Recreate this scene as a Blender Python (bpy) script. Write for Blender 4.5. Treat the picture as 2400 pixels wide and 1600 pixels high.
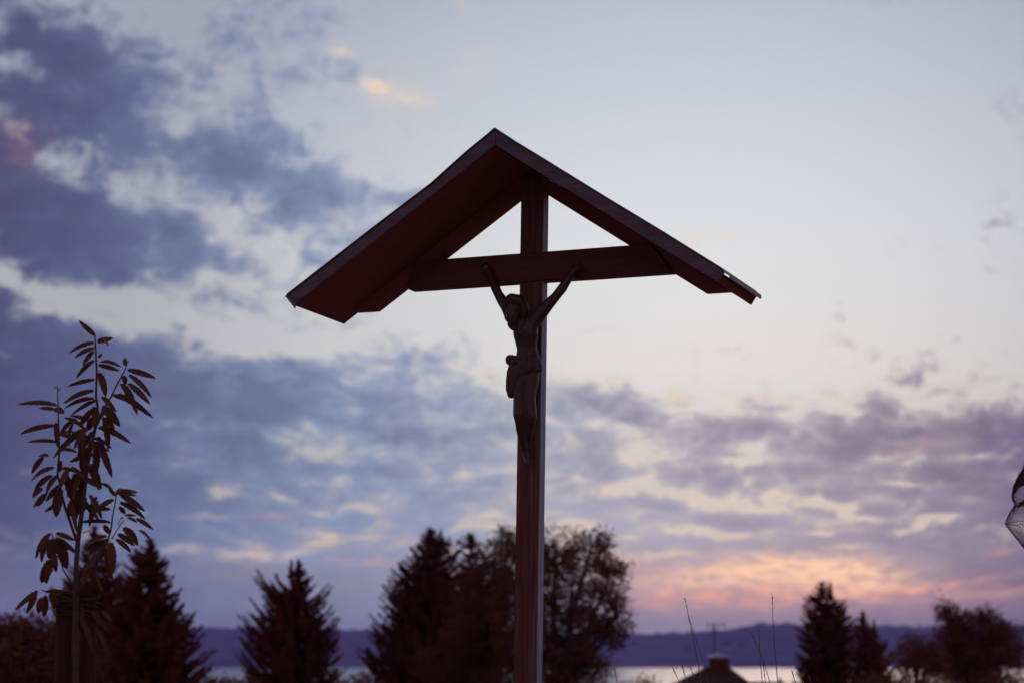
import bpy, bmesh, math, random
import numpy as np
from mathutils import Vector, Matrix, Euler

for o in list(bpy.data.objects):
    bpy.data.objects.remove(o, do_unlink=True)
SC = bpy.context.scene
COL = SC.collection

# ------------------------------------------------------------------ camera
LENS = 70.0
FPX = LENS / 36.0 * 2400.0           # focal length in pixels of the 2400 px wide photograph
EYE = 1.1
PITCH = math.atan((1530 - 800) / FPX)
cam_d = bpy.data.cameras.new('camera')
cam_d.lens = LENS
cam_d.sensor_width = 36.0
cam_d.clip_start = 0.1
cam_d.clip_end = 30000.0
cam_d.dof.use_dof = True
cam_d.dof.focus_distance = 11.7
cam_d.dof.aperture_fstop = 1.9
cam = bpy.data.objects.new('camera', cam_d)
COL.objects.link(cam)
cam.location = (0, 0, EYE)
cam.rotation_euler = (math.pi / 2 + PITCH, 0, 0)
SC.camera = cam

def ray(px, py):
    x, u, d = (px - 1200) / FPX, (800 - py) / FPX, 1.0
    c, s = math.cos(PITCH), math.sin(PITCH)
    return Vector((x, d * c - u * s, d * s + u * c)).normalized()

def at(px, py, Y):
    r = ray(px, py)
    return Vector((0, 0, EYE)) + r * (Y / r.y)

def srgb(r, g, b, a=1.0):
    f = lambda c: (c / 255 / 12.92) if c / 255 <= 0.04045 else ((c / 255 + 0.055) / 1.055) ** 2.4
    return (f(r), f(g), f(b), a)

# ------------------------------------------------------------------ world: dusk sky with broken clouds
SUN_AZ = math.atan((1950 - 1200) / FPX)
SUN_EL = math.radians(2.6)
world = bpy.data.worlds.new('World')
world.use_nodes = True
world.cycles.sampling_method = 'MANUAL'
world.cycles.sample_map_resolution = 512
NT = world.node_tree
NT.nodes.clear()

class G:
    """small node-graph helper"""
    def __init__(s, nt): s.nt = nt
    def new(s, t, **kw):
        n = s.nt.nodes.new(t)
        for k, v in kw.items(): setattr(n, k, v)
        return n
    def put(s, sock, v):
        if isinstance(v, bpy.types.NodeSocket): s.nt.links.new(v, sock)
        elif v is not None: sock.default_value = v
    def math(s, op, a, b=None, c=None, clamp=False):
        n = s.new('ShaderNodeMath', operation=op, use_clamp=clamp)
        for i, v in enumerate((a, b, c)): s.put(n.inputs[i], v)
        return n.outputs[0]
    def vec(s, op, a, b=None, c=None):
        n = s.new('ShaderNodeVectorMath', operation=op)
        for i, v in enumerate((a, b, c)): s.put(n.inputs[i], v)
        return n.outputs['Value'] if op in ('DOT_PRODUCT', 'LENGTH', 'DISTANCE') else n.outputs[0]
    def noise(s, v, scale, detail=4.0, rough=0.5, dist=0.0, col=False):
        n = s.new('ShaderNodeTexNoise', noise_dimensions='3D')
        s.put(n.inputs['Vector'], v)
        n.inputs['Scale'].default_value = scale
        n.inputs['Detail'].default_value = detail
        n.inputs['Roughness'].default_value = rough
        n.inputs['Distortion'].default_value = dist
        return n.outputs['Color'] if col else n.outputs['Fac']
    def ramp(s, fac, stops, interp='LINEAR'):
        n = s.new('ShaderNodeValToRGB')
        cr = n.color_ramp; cr.interpolation = interp
        while len(cr.elements) < len(stops): cr.elements.new(0.5)
        for e, (p, c) in zip(cr.elements, stops):
            e.position = p; e.color = c
        s.put(n.inputs[0], fac)
        return n.outputs[0]
    def range(s, v, a, b, lo=0.0, hi=1.0, kind='SMOOTHSTEP'):
        n = s.new('ShaderNodeMapRange', interpolation_type=kind)
        n.clamp = True if kind == 'LINEAR' else n.clamp
        for i, x in enumerate((v, a, b, lo, hi)): s.put(n.inputs[i], x)
        return n.outputs[0]
    def mix(s, f, a, b, mode='MIX'):
        n = s.new('ShaderNodeMix', data_type='RGBA', blend_type=mode)
        s.put(n.inputs[0], f); s.put(n.inputs[6], a); s.put(n.inputs[7], b)
        return n.outputs[2]

K = FPX / 100.0                       # sky units: 1 = 100 px of the photograph = 1.23 degrees
def sky_uv(px, py):
    r = ray(px, py)
    return math.atan2(r.x, r.y) * K, math.asin(r.z) * K

g = G(NT)
tc = g.new('ShaderNodeTexCoord').outputs['Generated']
sep = g.new('ShaderNodeSeparateXYZ'); g.put(sep.inputs[0], tc)
U = g.math('MULTIPLY', g.math('ARCTAN2', sep.outputs[0], sep.outputs[1]), K)
V = g.math('MULTIPLY', g.math('ARCSINE', sep.outputs[2]), K)
cmb = g.new('ShaderNodeCombineXYZ'); g.put(cmb.inputs[0], U); g.put(cmb.inputs[1], V)
UV = cmb.outputs[0]
# clouds flatten towards the horizon: the warp and the noise are squeezed there
flat = g.range(V, 0.0, 7.0, 0.28, 1.0, 'LINEAR')
w1 = g.vec('SUBTRACT', g.noise(g.vec('MULTIPLY', UV, (0.6, 1.0, 1)), 1.0, 7.0, 0.68, col=True), (0.5, 0.5, 0.5))
amp = g.new('ShaderNodeCombineXYZ')
g.put(amp.inputs[0], g.range(V, 0.0, 7.0, 1.1, 1.5, 'LINEAR')); g.put(amp.inputs[1], g.math('MULTIPLY', flat, 1.15))
WUV = g.vec('ADD', UV, g.vec('MULTIPLY', w1, amp.outputs[0]))
def blobs(lst):
    """sum of soft elliptical cloud masses; (px, py, rx, ry, tilt clockwise, weight)"""
    if not lst: return None
    gt_ = bpy.data.node_groups.new('cloud_masses', 'ShaderNodeTree')
    gt_.interface.new_socket('Vector', in_out='INPUT', socket_type='NodeSocketVector')
    gt_.interface.new_socket('Value', in_out='OUTPUT', socket_type='NodeSocketFloat')
    q_ = G(gt_)
    src = q_.new('NodeGroupInput').outputs[0]
    frames = {0: src}
    acc = 0.0
    for px, py, rx, ry, tilt, w in lst:
        tilt = int(round(tilt / 10.0)) * 10
        if tilt not in frames:
            n = q_.new('ShaderNodeVectorRotate', rotation_type='Z_AXIS')
            q_.put(n.inputs['Vector'], src); n.inputs['Angle'].default_value = math.radians(tilt)
            frames[tilt] = n.outputs[0]
        u, v = sky_uv(px, py)
        a = math.radians(tilt)
        cu, cv = u * math.cos(a) - v * math.sin(a), u * math.sin(a) + v * math.cos(a)
        sx, sy = 100.0 / rx, 100.0 / ry
        q = q_.vec('MULTIPLY_ADD', frames[tilt], (sx, sy, 0), (-cu * sx, -cv * sy, 0))
        e = q_.math('POWER', 0.3679, q_.vec('DOT_PRODUCT', q, q))
        acc = q_.math('MULTIPLY_ADD', e, w, acc)
    gt_.links.new(acc, q_.new('NodeGroupOutput').inputs[0])
    n = g.new('ShaderNodeGroup'); n.node_tree = gt_
    g.put(n.inputs[0], WUV)
    return n.outputs[0]
DARK = [
 (250, 350, 480, 380, 0, 0.34), (700, 150, 300, 200, 0, 0.2), (60, 60, 120, 80, 30, 0.82), (170, 150, 150, 80, 30, 0.82), (270, 200, 110, 62, 20, 0.65), (110, 250, 120, 50, 20, 0.6), (350, 160, 50, 30, 20, 0.3), (15, 420, 90, 110, 0, 0.73),
 (60, 560, 150, 90, 20, 0.73), (250, 510, 170, 80, 20, 0.65), (330, 580, 190, 62, 20, 0.69), (160, 470, 90, 50, 0, 0.4), (250, 640, 120, 40, 20, 0.5), (430, 480, 70, 40, 20, 0.3), (540, 330, 90, 85, -30, 0.69), (600, 420, 140, 75, 20, 0.82),
 (700, 450, 110, 62, 20, 0.52), (500, 380, 60, 50, 0, 0.5), (640, 240, 40, 40, 0, 0.3), (860, 450, 110, 55, 0, 0.81), (850, 550, 120, 90, 0, 0.76), (780, 165, 60, 28, 30, 0.5), (690, 20, 100, 28, 20, 0.42), (950, 440, 60, 30, 0, 0.3),
 (270, 300, 90, 40, 20, 0.35), (530, 60, 25, 60, 0, 0.25), (120, 700, 150, 26, 20, -0.64), (300, 720, 160, 29, 10, -0.68), (470, 760, 140, 32, 20, -0.68), (640, 800, 170, 26, 10, -0.72), (760, 810, 130, 30, 0, -0.6), (620, 590, 120, 70, 20, -0.2),
 (560, 700, 90, 22, 20, 0.45), (490, 640, 60, 40, 0, -0.3), (1060, 720, 70, 30, 0, -0.4), (480, 250, 90, 120, 0, -0.42), (430, 90, 160, 70, 0, -0.35), (330, 390, 150, 50, 20, -0.5), (700, 250, 90, 60, 0, -0.4), (0, 770, 150, 50, 10, 0.9),
 (150, 850, 280, 75, 10, 0.95), (430, 880, 240, 70, 10, 0.8), (680, 890, 260, 52, 0, 0.85), (920, 830, 200, 52, 10, 0.75), (1060, 790, 130, 45, 0, 0.45), (0, 980, 220, 160, 0, 0.75), (280, 1000, 330, 110, 0, 0.6), (650, 960, 260, 60, 10, 0.55),
 (950, 930, 210, 70, 0, 0.6), (920, 1020, 150, 40, 0, 0.5), (1080, 1000, 160, 120, 0, 0.35), (350, 1180, 260, 60, 0, 0.4), (900, 1130, 220, 50, 0, 0.3), (720, 1000, 70, 18, 30, -0.51), (560, 905, 36, 15, 0, -0.41), (535, 1135, 40, 18, 0, -0.68),
 (650, 1160, 50, 14, 20, -0.68), (760, 1055, 90, 18, 0, -0.44), (870, 1045, 40, 11, -10, -0.41), (510, 1162, 40, 12, -10, -0.41), (490, 1205, 70, 9, 0, -0.48), (700, 1030, 90, 22, 10, -0.27), (1000, 1118, 190, 11, 0, -0.41), (1180, 1040, 60, 16, 20, -0.48),
 (730, 1203, 45, 8, 0, -0.41), (930, 1210, 60, 9, -10, -0.37), (690, 1240, 14, 18, -30, -0.41), (1120, 1200, 90, 10, -10, -0.31), (30, 975, 40, 10, 0, -0.31), (0, 640, 60, 30, 0, -0.3), (1370, 930, 120, 45, 10, 0.85), (1470, 965, 110, 40, 10, 0.7),
 (1330, 1000, 110, 50, 0, 0.5), (1640, 1005, 130, 42, 10, 0.7), (1790, 1000, 110, 36, 0, 0.7), (1960, 1040, 190, 50, -10, 0.75), (2160, 1020, 170, 45, 0, 0.8), (2350, 1010, 110, 50, -10, 0.9), (1450, 1050, 130, 30, 0, 0.35), (1900, 1105, 200, 28, 0, 0.65),
 (1640, 1120, 170, 32, 10, 0.6), (2250, 1105, 170, 30, 0, 0.75), (1320, 1090, 120, 60, 0, 0.3), (1560, 1190, 220, 22, 10, 0.6), (2040, 1150, 190, 18, 0, 0.65), (2300, 1180, 160, 36, 0, 0.6), (1720, 1225, 220, 20, 0, 0.6), (1600, 1270, 140, 16, 0, 0.5),
 (1770, 1290, 150, 18, 0, 0.8), (2200, 1285, 230, 40, 10, 0.85), (2280, 1340, 190, 30, 0, 0.5), (2070, 1262, 60, 8, 0, 0.6), (1640, 1375, 70, 10, 0, 0.5), (2300, 1230, 120, 30, 0, 0.4), (1470, 1000, 55, 14, 0, -0.61), (1480, 1075, 50, 30, 40, -0.55),
 (1430, 1145, 110, 22, -10, -0.68), (1560, 1142, 55, 11, 0, -0.54), (1750, 1078, 60, 11, 0, -0.61), (1790, 1045, 14, 26, 40, -0.54), (1765, 1135, 13, 24, -30, -0.61), (1590, 1238, 80, 17, 10, -0.68), (1700, 1182, 45, 9, 0, -0.54), (1725, 1256, 55, 7, 0, -0.61),
 (2080, 1080, 70, 14, -10, -0.65), (2115, 1115, 22, 18, 0, -0.48), (2290, 1072, 70, 11, 0, -0.68), (2150, 1140, 120, 8, 0, -0.65), (1910, 1170, 20, 18, 0, -0.54), (1965, 1185, 45, 9, 10, -0.54), (1990, 1222, 130, 11, 0, -0.68), (1940, 1245, 120, 9, 0, -0.68),
 (2190, 1208, 60, 9, 0, -0.54), (1950, 1278, 90, 7, 0, -0.68), (2300, 1232, 45, 7, -10, -0.48), (1560, 1298, 80, 9, 0, -0.54), (1450, 1305, 60, 10, 0, -0.34), (2120, 1240, 70, 9, -20, -0.54), (1880, 955, 14, 10, 0, -0.2), (1870, 1010, 10, 22, 30, -0.48),
 (2370, 790, 58, 22, 20, 0.24), (2200, 850, 54, 22, -40, 0.2), (2290, 880, 96, 16, 0, 0.19), (2260, 800, 112, 20, 0, 0.17), (2060, 930, 64, 22, 40, 0.22), (1970, 925, 80, 16, 0, 0.2), (1840, 950, 64, 14, -20, 0.19), (2130, 735, 38, 11, 0, 0.17),
 (1900, 920, 64, 10, 0, 0.17), (2380, 910, 48, 14, 0, 0.24), (2330, 620, 128, 20, -10, 0.12), (2170, 605, 64, 12, 0, 0.1), (2400, 545, 64, 22, 0, 0.17), (2000, 665, 64, 10, -20, 0.1), (1640, 815, 80, 12, 0, 0.14), (1600, 500, 700, 330, 0, -0.6),
 (1900, 200, 600, 300, 0, -0.5), (1250, 150, 300, 180, 0, -0.5), (400, 330, 60, 30, 30, 0.35), (450, 560, 80, 30, 20, 0.35), (600, 560, 60, 25, 10, 0.3), (130, 370, 60, 30, 20, -0.35), (200, 420, 80, 30, 20, -0.25), (300, 350, 40, 20, 20, 0.3),
 (480, 430, 40, 20, 0, 0.3), (560, 500, 50, 20, 0, -0.3), (760, 610, 40, 40, 0, 0.35), (660, 640, 40, 25, 0, -0.3), (690, 690, 60, 20, 10, 0.35), (560, 690, 60, 16, 20, 0.35), (640, 300, 120, 60, 20, 0.3), (250, 330, 160, 60, 20, 0.25),
 (420, 420, 120, 50, 20, 0.3), (690, 560, 100, 60, 10, 0.4), (480, 600, 90, 40, 20, 0.3), (330, 660, 120, 22, 10, 0.25), (600, 1130, 420, 120, 0, 0.3), (1000, 1060, 200, 120, 0, 0.15), (850, 1250, 250, 60, 0, 0.25), (300, 1240, 300, 60, 0, 0.25),
 (330, 330, 320, 110, 20, 0.1), (600, 200, 200, 120, 0, 0.15),
]
WARM = [
 (935, 225, 64, 26, 10, 1.15), (870, 210, 44, 20, 10, 0.8), (800, 125, 26, 16, 0, 0.8), (930, 165, 60, 12, 0, 0.28), (1120, 150, 60, 60, 0, 0.17), (1650, 560, 70, 20, -10, 0.43), (1640, 375, 50, 8, -30, 0.33), (420, 1282, 55, 11, 0, 0.47),
 (590, 1300, 80, 15, 0, 0.61), (700, 1288, 60, 10, -10, 0.58), (590, 1270, 40, 8, 0, 0.43), (752, 1248, 36, 7, 0, 0.54), (845, 1253, 50, 6, 0, 0.54), (540, 1135, 24, 10, 0, 0.36), (655, 1162, 36, 8, 20, 0.43), (490, 1205, 50, 6, 0, 0.36),
 (1440, 1140, 90, 14, -10, 0.32), (1480, 1075, 34, 18, 40, 0.36), (1600, 1240, 60, 10, 10, 0.36), (2000, 1222, 110, 8, 0, 0.36), (2140, 1140, 90, 5, 0, 0.29), (2290, 1074, 50, 6, 0, 0.36), (1900, 1300, 200, 14, 0, 0.29), (105, 62, 10, 12, 0, 0.47),
 (20, 300, 26, 12, 20, 0.43), (60, 310, 12, 20, 0, 0.28), (1720, 910, 26, 7, 0, 0.57), (1400, 880, 26, 8, 0, 0.38), (2150, 980, 60, 10, 0, 0.33), (430, 800, 14, 8, 0, 0.47), (790, 820, 16, 10, 0, 0.38), (505, 175, 10, 8, 0, 0.28),
 (1090, 10, 36, 14, 20, 0.28),
]
PINK = [
 (1800, 1390, 360, 44, 0, 0.8), (2210, 1372, 130, 9, -10, 0.55), (1640, 1400, 170, 22, 0, 0.35), (1480, 1335, 110, 20, 0, 0.35), (2050, 1390, 200, 16, 0, 0.5), (850, 1318, 80, 5, 0, 0.35), (800, 1306, 40, 5, 0, 0.3), (2350, 1290, 50, 8, -10, 0.4),
 (1960, 1380, 60, 30, 0, 0.5), (2380, 1385, 80, 12, 0, 0.4), (640, 1215, 60, 8, 0, 0.25), (2160, 1040, 110, 20, -10, 0.18), (970, 1265, 80, 10, 10, 0.25), (60, 355, 60, 40, 20, 0.12),
]
GLOW = [
 (1870, 1340, 220, 36, 0, 0.95), (2010, 1338, 100, 24, 10, 0.75), (1700, 1348, 150, 22, -10, 0.55), (1890, 1322, 100, 14, 0, 0.45), (1560, 1354, 110, 16, 0, 0.25), (1990, 1374, 130, 20, 0, 0.5),
]
NEAR = [(1850, 1180, 650, 220, 0, 1.0), (600, 1250, 450, 90, 0, 0.7), (1500, 900, 500, 60, 0, 0.6)]

nv = g.new('ShaderNodeCombineXYZ')
g.put(nv.inputs[0], g.math('MULTIPLY', U, 0.42)); g.put(nv.inputs[1], g.math('MULTIPLY_ADD', g.math('MAXIMUM', V, 0.0), 0.26, g.math('MULTIPLY', g.math('LOGARITHM', g.math('MULTIPLY_ADD', g.math('MAXIMUM', V, 0.0), 0.42, 1.0), 2.71828), 4.0))); nv.inputs[2].default_value = 3.7
n1 = g.math('SUBTRACT', g.noise(nv.outputs[0], 1.0, 8.0, 0.6, 0.3), 0.5)
nv2 = g.new('ShaderNodeCombineXYZ')
g.put(nv2.inputs[0], g.math('MULTIPLY', U, 1.1)); g.put(nv2.inputs[1], g.math('MULTIPLY_ADD', g.math('MAXIMUM', V, 0.0), 0.75, g.math('MULTIPLY', g.math('LOGARITHM', g.math('MULTIPLY_ADD', g.math('MAXIMUM', V, 0.0), 0.42, 1.0), 2.71828), 9.0))); nv2.inputs[2].default_value = 9.3
n2 = g.math('SUBTRACT', g.noise(nv2.outputs[0], 1.0, 6.0, 0.6, 0.5), 0.5)
base = g.range(V, 6.4, 4.6, 0.0, 0.60)                                              # the low cloud deck
base = g.math('ADD', base, g.range(V, 3.2, 0.9, 0.0, 0.35))
base = g.math('ADD', base, g.math('MULTIPLY', g.range(U, -2.0, -10.0, 0.0, 0.22), g.range(V, 16, 8, 0.6, 1.0)))
base = g.math('ADD', base, g.range(V, 15.5, 22.0, 0.0, 0.30))                       # broken cloud overhead
base = g.math('ADD', base, g.range(g.math('ABSOLUTE', U), 13.0, 20.0, 0.0, 0.30))
base = g.math('MULTIPLY_ADD', n1, g.range(V, 1.2, 2.6, 0.3, 2.6), base)
base = g.math('MULTIPLY_ADD', n2, g.range(V, 1.2, 3.0, 0.3, 3.0), base)
vr = lambda v: v / 60.0
clear = g.ramp(g.math('DIVIDE', V, 60.0), [
    (0.0, srgb(150, 136, 152)), (vr(0.7), srgb(146, 133, 150)), (vr(1.2), srgb(166, 142, 152)), (vr(2.0), srgb(206, 178, 170)),
    (vr(3.0), srgb(220, 209, 203)), (vr(5.0), srgb(225, 221, 218)), (vr(6.5), srgb(230, 229, 228)), (vr(9.5), srgb(228, 230, 233)),
    (vr(12.5), srgb(216, 222, 232)), (vr(15.3), srgb(207, 216, 230)), (vr(25), srgb(198, 208, 226)), (1.0, srgb(190, 202, 222))])
nish = g.new('ShaderNodeTexSky', sky_type='NISHITA')
nish.sun_disc = False
nish.sun_elevation = SUN_EL
nish.sun_rotation = SUN_AZ
nish.altitude = 550
nish.air_density = 1.0; nish.dust_density = 1.5; nish.ozone_density = 2.0
clear = g.mix(0.06, clear, g.vec('MULTIPLY', nish.outputs[0], (0.1, 0.1, 0.1)))
du = g.math('DIVIDE', g.math('SUBTRACT', U, 4.0), 14.5)
dv = g.math('DIVIDE', g.math('SUBTRACT', V, 8.5), 12.0)
r2 = g.math('ADD', g.math('MULTIPLY', du, du), g.math('MULTIPLY', dv, dv))
fall = g.math('MAXIMUM', g.math('POWER', 0.52, r2), 0.58)
clear = g.mix(1.0, clear, g.mix(fall, srgb(20, 46, 104), (1, 1, 1, 1)), 'MULTIPLY')
uu = lambda px: ((px - 1200) / 100 + 40) / 80
U80 = g.math('DIVIDE', g.math('ADD', U, 40.0), 80.0)
cloud0 = g.ramp(U80, [
    (0.0, srgb(128, 134, 164)), (uu(-800), srgb(104, 108, 146)), (uu(0), srgb(84, 84, 122)), (uu(200), srgb(94, 103, 140)), (uu(450), srgb(113, 126, 160)), (uu(800), srgb(138, 152, 183)),
    (uu(1150), srgb(162, 168, 189)), (uu(1500), srgb(177, 172, 186)), (uu(1950), srgb(172, 158, 172)), (uu(2250), srgb(149, 137, 154)),
    (uu(2420), srgb(122, 112, 142)), (uu(3200), srgb(124, 122, 154)), (1.0, srgb(128, 134, 164))])
lowl = g.math('MULTIPLY', g.range(V, 3.0, 1.2, 0.0, 0.75), g.range(U, 6.0, -1.0, 0.85, 1.0))
cloud0 = g.mix(lowl, cloud0, g.ramp(U80, [(0.0, srgb(104, 104, 132)), (uu(300), srgb(112, 113, 140)), (uu(1000), srgb(140, 139, 158)), (uu(1800), srgb(158, 138, 148)), (uu(2400), srgb(124, 104, 118)), (1.0, srgb(104, 104, 132))]))
mot = g.noise(g.vec('MULTIPLY', UV, (0.9, 1.6, 1)), 1.0, 5.0, 0.6)
cloud0 = g.mix(1.0, cloud0, g.mix(mot, (0.74, 0.74, 0.77, 1), (1.28, 1.28, 1.24, 1)), 'MULTIPLY')
fibre = g.range(g.noise(g.vec('MULTIPLY', UV, (1.6, 5.0, 1)), 1.0, 5.0, 0.65), 0.32, 0.68, 0.25, 1.15)
strength = g.range(V, 0.6, 4.5, 1.22, 1.0)

def sector(lo, hi, use=True):
    """the sky between two azimuths (px); a sector only carries the cloud masses that reach into it"""
    pick = lambda lst: [b for b in lst if b[0] + 2.4 * max(b[2], b[3]) + 90 > lo and b[0] - 2.4 * max(b[2], b[3]) - 90 < hi] if use else []
    add = lambda lst: blobs(pick(lst))
    d = add(DARK)
    dens = g.math('ADD', base, d) if d is not None else base
    alpha = g.range(dens, -0.02, 1.15)
    cloud = g.mix(g.math('MULTIPLY', g.range(dens, 0.9, 1.9, 0.0, 0.36), g.range(V, 1.8, 5.0, 0.15, 1.0)), cloud0, srgb(74, 72, 108))          # thick cores are darker
    sky = g.mix(alpha, clear, cloud)
    near = add(NEAR)
    if near is not None:                                                                # fringes that face the low sun
        edge = g.math('MULTIPLY', g.range(alpha, 0.02, 0.22), g.range(alpha, 0.55, 0.25))
        sky = g.mix(g.math('MULTIPLY', g.math('MULTIPLY', edge, near, None, True), 0.5), sky, srgb(246, 222, 190))
    for lst, c in ((WARM, srgb(236, 212, 194)), (PINK, srgb(238, 168, 148)), (GLOW, (1.10, 0.66, 0.40, 1))):
        f = add(lst)
        if f is not None: sky = g.mix(g.math('MULTIPLY', f, fibre, None, True), sky, c)
    bg = g.new('ShaderNodeBackground')
    g.put(bg.inputs[0], sky); g.put(bg.inputs[1], strength)
    return bg.outputs[0]
def switch(f, a, b):
    n = g.new('ShaderNodeMixShader')
    g.put(n.inputs[0], f); NT.links.new(a, n.inputs[1]); NT.links.new(b, n.inputs[2])
    return n.outputs[0]
gt = lambda px: g.math('GREATER_THAN', U, (px - 1200) / 100.0)
inner = switch(gt(1200), switch(gt(600), sector(-500, 600), sector(600, 1200)), switch(gt(1850), sector(1200, 1850), sector(1850, 2900)))
far = g.math('MAXIMUM', g.math('GREATER_THAN', g.math('ABSOLUTE', U), 17.0), g.math('GREATER_THAN', g.math('ABSOLUTE', V), 20.0))
skyshader = switch(far, inner, sector(0, 0, False))
outw = g.new('ShaderNodeOutputWorld')
NT.links.new(skyshader, outw.inputs[0])
SC.world = world

# ------------------------------------------------------------------ sun: already behind the low cloud, only a soft weak rest of it arrives
sun_d = bpy.data.lights.new('sun', 'SUN')
sun_d.energy = 0.12
sun_d.angle = math.radians(12)
sun_d.color = (1.0, 0.72, 0.52)
sun = bpy.data.objects.new('sun', sun_d)
COL.objects.link(sun)
sd = Vector((math.sin(SUN_AZ) * math.cos(SUN_EL), math.cos(SUN_AZ) * math.cos(SUN_EL), math.sin(SUN_EL)))
sun.rotation_euler = (-sd).to_track_quat('-Z', 'Y').to_euler()

# ------------------------------------------------------------------ exposure
SC.view_settings.view_transform = 'Standard'
SC.view_settings.look = 'None'
SC.view_settings.exposure = 0.0
SC.view_settings.gamma = 1.0
SC.view_settings.use_curve_mapping = False
SC.cycles.use_denoising = True
SC.cycles.max_bounces = 6
SC.cycles.diffuse_bounces = 3
SC.cycles.volume_bounces = 1
SC.cycles.use_adaptive_sampling = True
SC.cycles.adaptive_threshold = 0.015
SC.cycles.adaptive_min_samples = 12

# ================================================================== helpers
RND = random.Random(11)

class MB:
    def __init__(s): s.v = []; s.f = []; s.m = []
    def add(s, vs, fs, mi=0):
        n = len(s.v); s.v.extend(tuple(p) for p in vs); s.f.extend(tuple(i + n for i in f) for f in fs); s.m.extend([mi] * len(fs))
    def box(s, a, b):
        (x0, y0, z0), (x1, y1, z1) = a, b
        s.add([(x0, y0, z0), (x1, y0, z0), (x1, y1, z0), (x0, y1, z0), (x0, y0, z1), (x1, y0, z1), (x1, y1, z1), (x0, y1, z1)],
              [(0, 3, 2, 1), (4, 5, 6, 7), (0, 1, 5, 4), (1, 2, 6, 5), (2, 3, 7, 6), (3, 0, 4, 7)])
    def prism(s, poly, y0, y1):
        """polygon in (x, z), extruded from y0 to y1"""
        n = len(poly)
        s.add([(x, y0, z) for x, z in poly] + [(x, y1, z) for x, z in poly],
              [tuple(range(n)), tuple(range(2 * n - 1, n - 1, -1))] + [(i + n, (i + 1) % n + n, (i + 1) % n, i) for i in range(n)])
    def tube(s, pts, rad, n=8, cap=True):
        pts = [Vector(p) for p in pts]
        if not isinstance(rad, (list, tuple)): rad = [rad] * len(pts)
        vs = []; prev = None
        for i, p in enumerate(pts):
            d = (pts[min(i + 1, len(pts) - 1)] - pts[max(i - 1, 0)])
            d = d.normalized() if d.length > 1e-9 else Vector((0, 0, 1))
            if prev is None:
                prev = d.orthogonal().normalized()
            prev = (prev - d * prev.dot(d))
            prev = prev.normalized() if prev.length > 1e-6 else d.orthogonal().normalized()
            q = d.cross(prev)
            for k in range(n):
                a = 2 * math.pi * k / n
                vs.append(p + (prev * math.cos(a) + q * math.sin(a)) * rad[i])
        fs = []
        for i in range(len(pts) - 1):
            for k in range(n):
                fs.append((i * n + k, i * n + (k + 1) % n, (i + 1) * n + (k + 1) % n, (i + 1) * n + k))
        if cap:
            fs.append(tuple(range(n - 1, -1, -1))); fs.append(tuple(range((len(pts) - 1) * n, len(pts) * n)))
        s.add(vs, fs)
    def mesh(s, name, mats, smooth=False):
        me = bpy.data.meshes.new(name)
        me.from_pydata(s.v, [], s.f)
        for m in (mats if isinstance(mats, (list, tuple)) else [mats]): me.materials.append(m)
        if any(s.m): me.polygons.foreach_set('material_index', s.m)
        if smooth: me.polygons.foreach_set('use_smooth', [True] * len(me.polygons))
        me.validate(); me.update()
        return me
    def obj(s, name, mat, parent=None, smooth=False, bevel=0.0):
        o = link(name, s.mesh(name, mat, smooth), parent)
        if bevel:
            b = o.modifiers.new('bevel', 'BEVEL'); b.width = bevel; b.segments = 2; b.limit_method = 'ANGLE'
        return o

def link(name, data, parent=None):
    o = bpy.data.objects.new(name, data); COL.objects.link(o)
    if parent is not None: o.parent = parent
    return o
def tag(o, label=None, cat=None, group=None, kind=None):
    if label: o['label'] = label
    if cat: o['category'] = cat
    if group: o['group'] = group
    if kind: o['kind'] = kind
    return o
def thing(name, label, cat, loc=(0, 0, 0), group=None):
    o = link(name, None); o.location = loc; o.empty_display_size = 0.2
    return tag(o, label, cat, group)

# ================================================================== materials
def mat(name, build):
    m = bpy.data.materials.new(name); m.use_nodes = True
    q = G(m.node_tree)
    p = m.node_tree.nodes['Principled BSDF']
    build(q, p)
    return m
def bump(q, p, h, strength=0.4, dist=0.01):
    b = q.new('ShaderNodeBump'); b.inputs['Strength'].default_value = strength; b.inputs['Distance'].default_value = dist
    q.put(b.inputs['Height'], h); q.put(p.inputs['Normal'], b.outputs[0])
def wood(name, dark, pale, axis, rough=0.7, amount=(0.42, 0.72), spec=0.15):
    def f(q, p):
        c = q.new('ShaderNodeTexCoord').outputs['Object']
        sc = [26.0, 26.0, 26.0]; sc[axis] = 1.1
        grain = q.noise(q.vec('MULTIPLY', c, tuple(sc)), 2.2, 6.0, 0.62, 0.25)
        sc2 = [7.0, 7.0, 7.0]; sc2[axis] = 0.8
        blot = q.noise(q.vec('MULTIPLY', c, tuple(sc2)), 1.0, 4.0, 0.55)
        mixf = q.range(q.math('ADD', q.math('MULTIPLY', grain, 0.65), q.math('MULTIPLY', blot, 0.4)), amount[0], amount[1])
        q.put(p.inputs['Base Color'], q.mix(mixf, dark, pale))
        p.inputs['Roughness'].default_value = rough
        p.inputs['Specular IOR Level'].default_value = spec
        bump(q, p, grain, 0.5, 0.004)
    return mat(name, f)
def plain(name, c1, c2, scale=6.0, rough=0.7, spec=0.3, metal=0.0, bmp=0.0, stretch=(1, 1, 1)):
    def f(q, p):
        c = q.new('ShaderNodeTexCoord').outputs['Object']
        n = q.noise(q.vec('MULTIPLY', c, stretch), scale, 5.0, 0.6)
        q.put(p.inputs['Base Color'], q.mix(q.range(n, 0.3, 0.7), c1, c2))
        p.inputs['Roughness'].default_value = rough
        p.inputs['Specular IOR Level'].default_value = spec
        p.inputs['Metallic'].default_value = metal
        if bmp: bump(q, p, n, bmp, 0.01)
    return mat(name, f)
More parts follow.
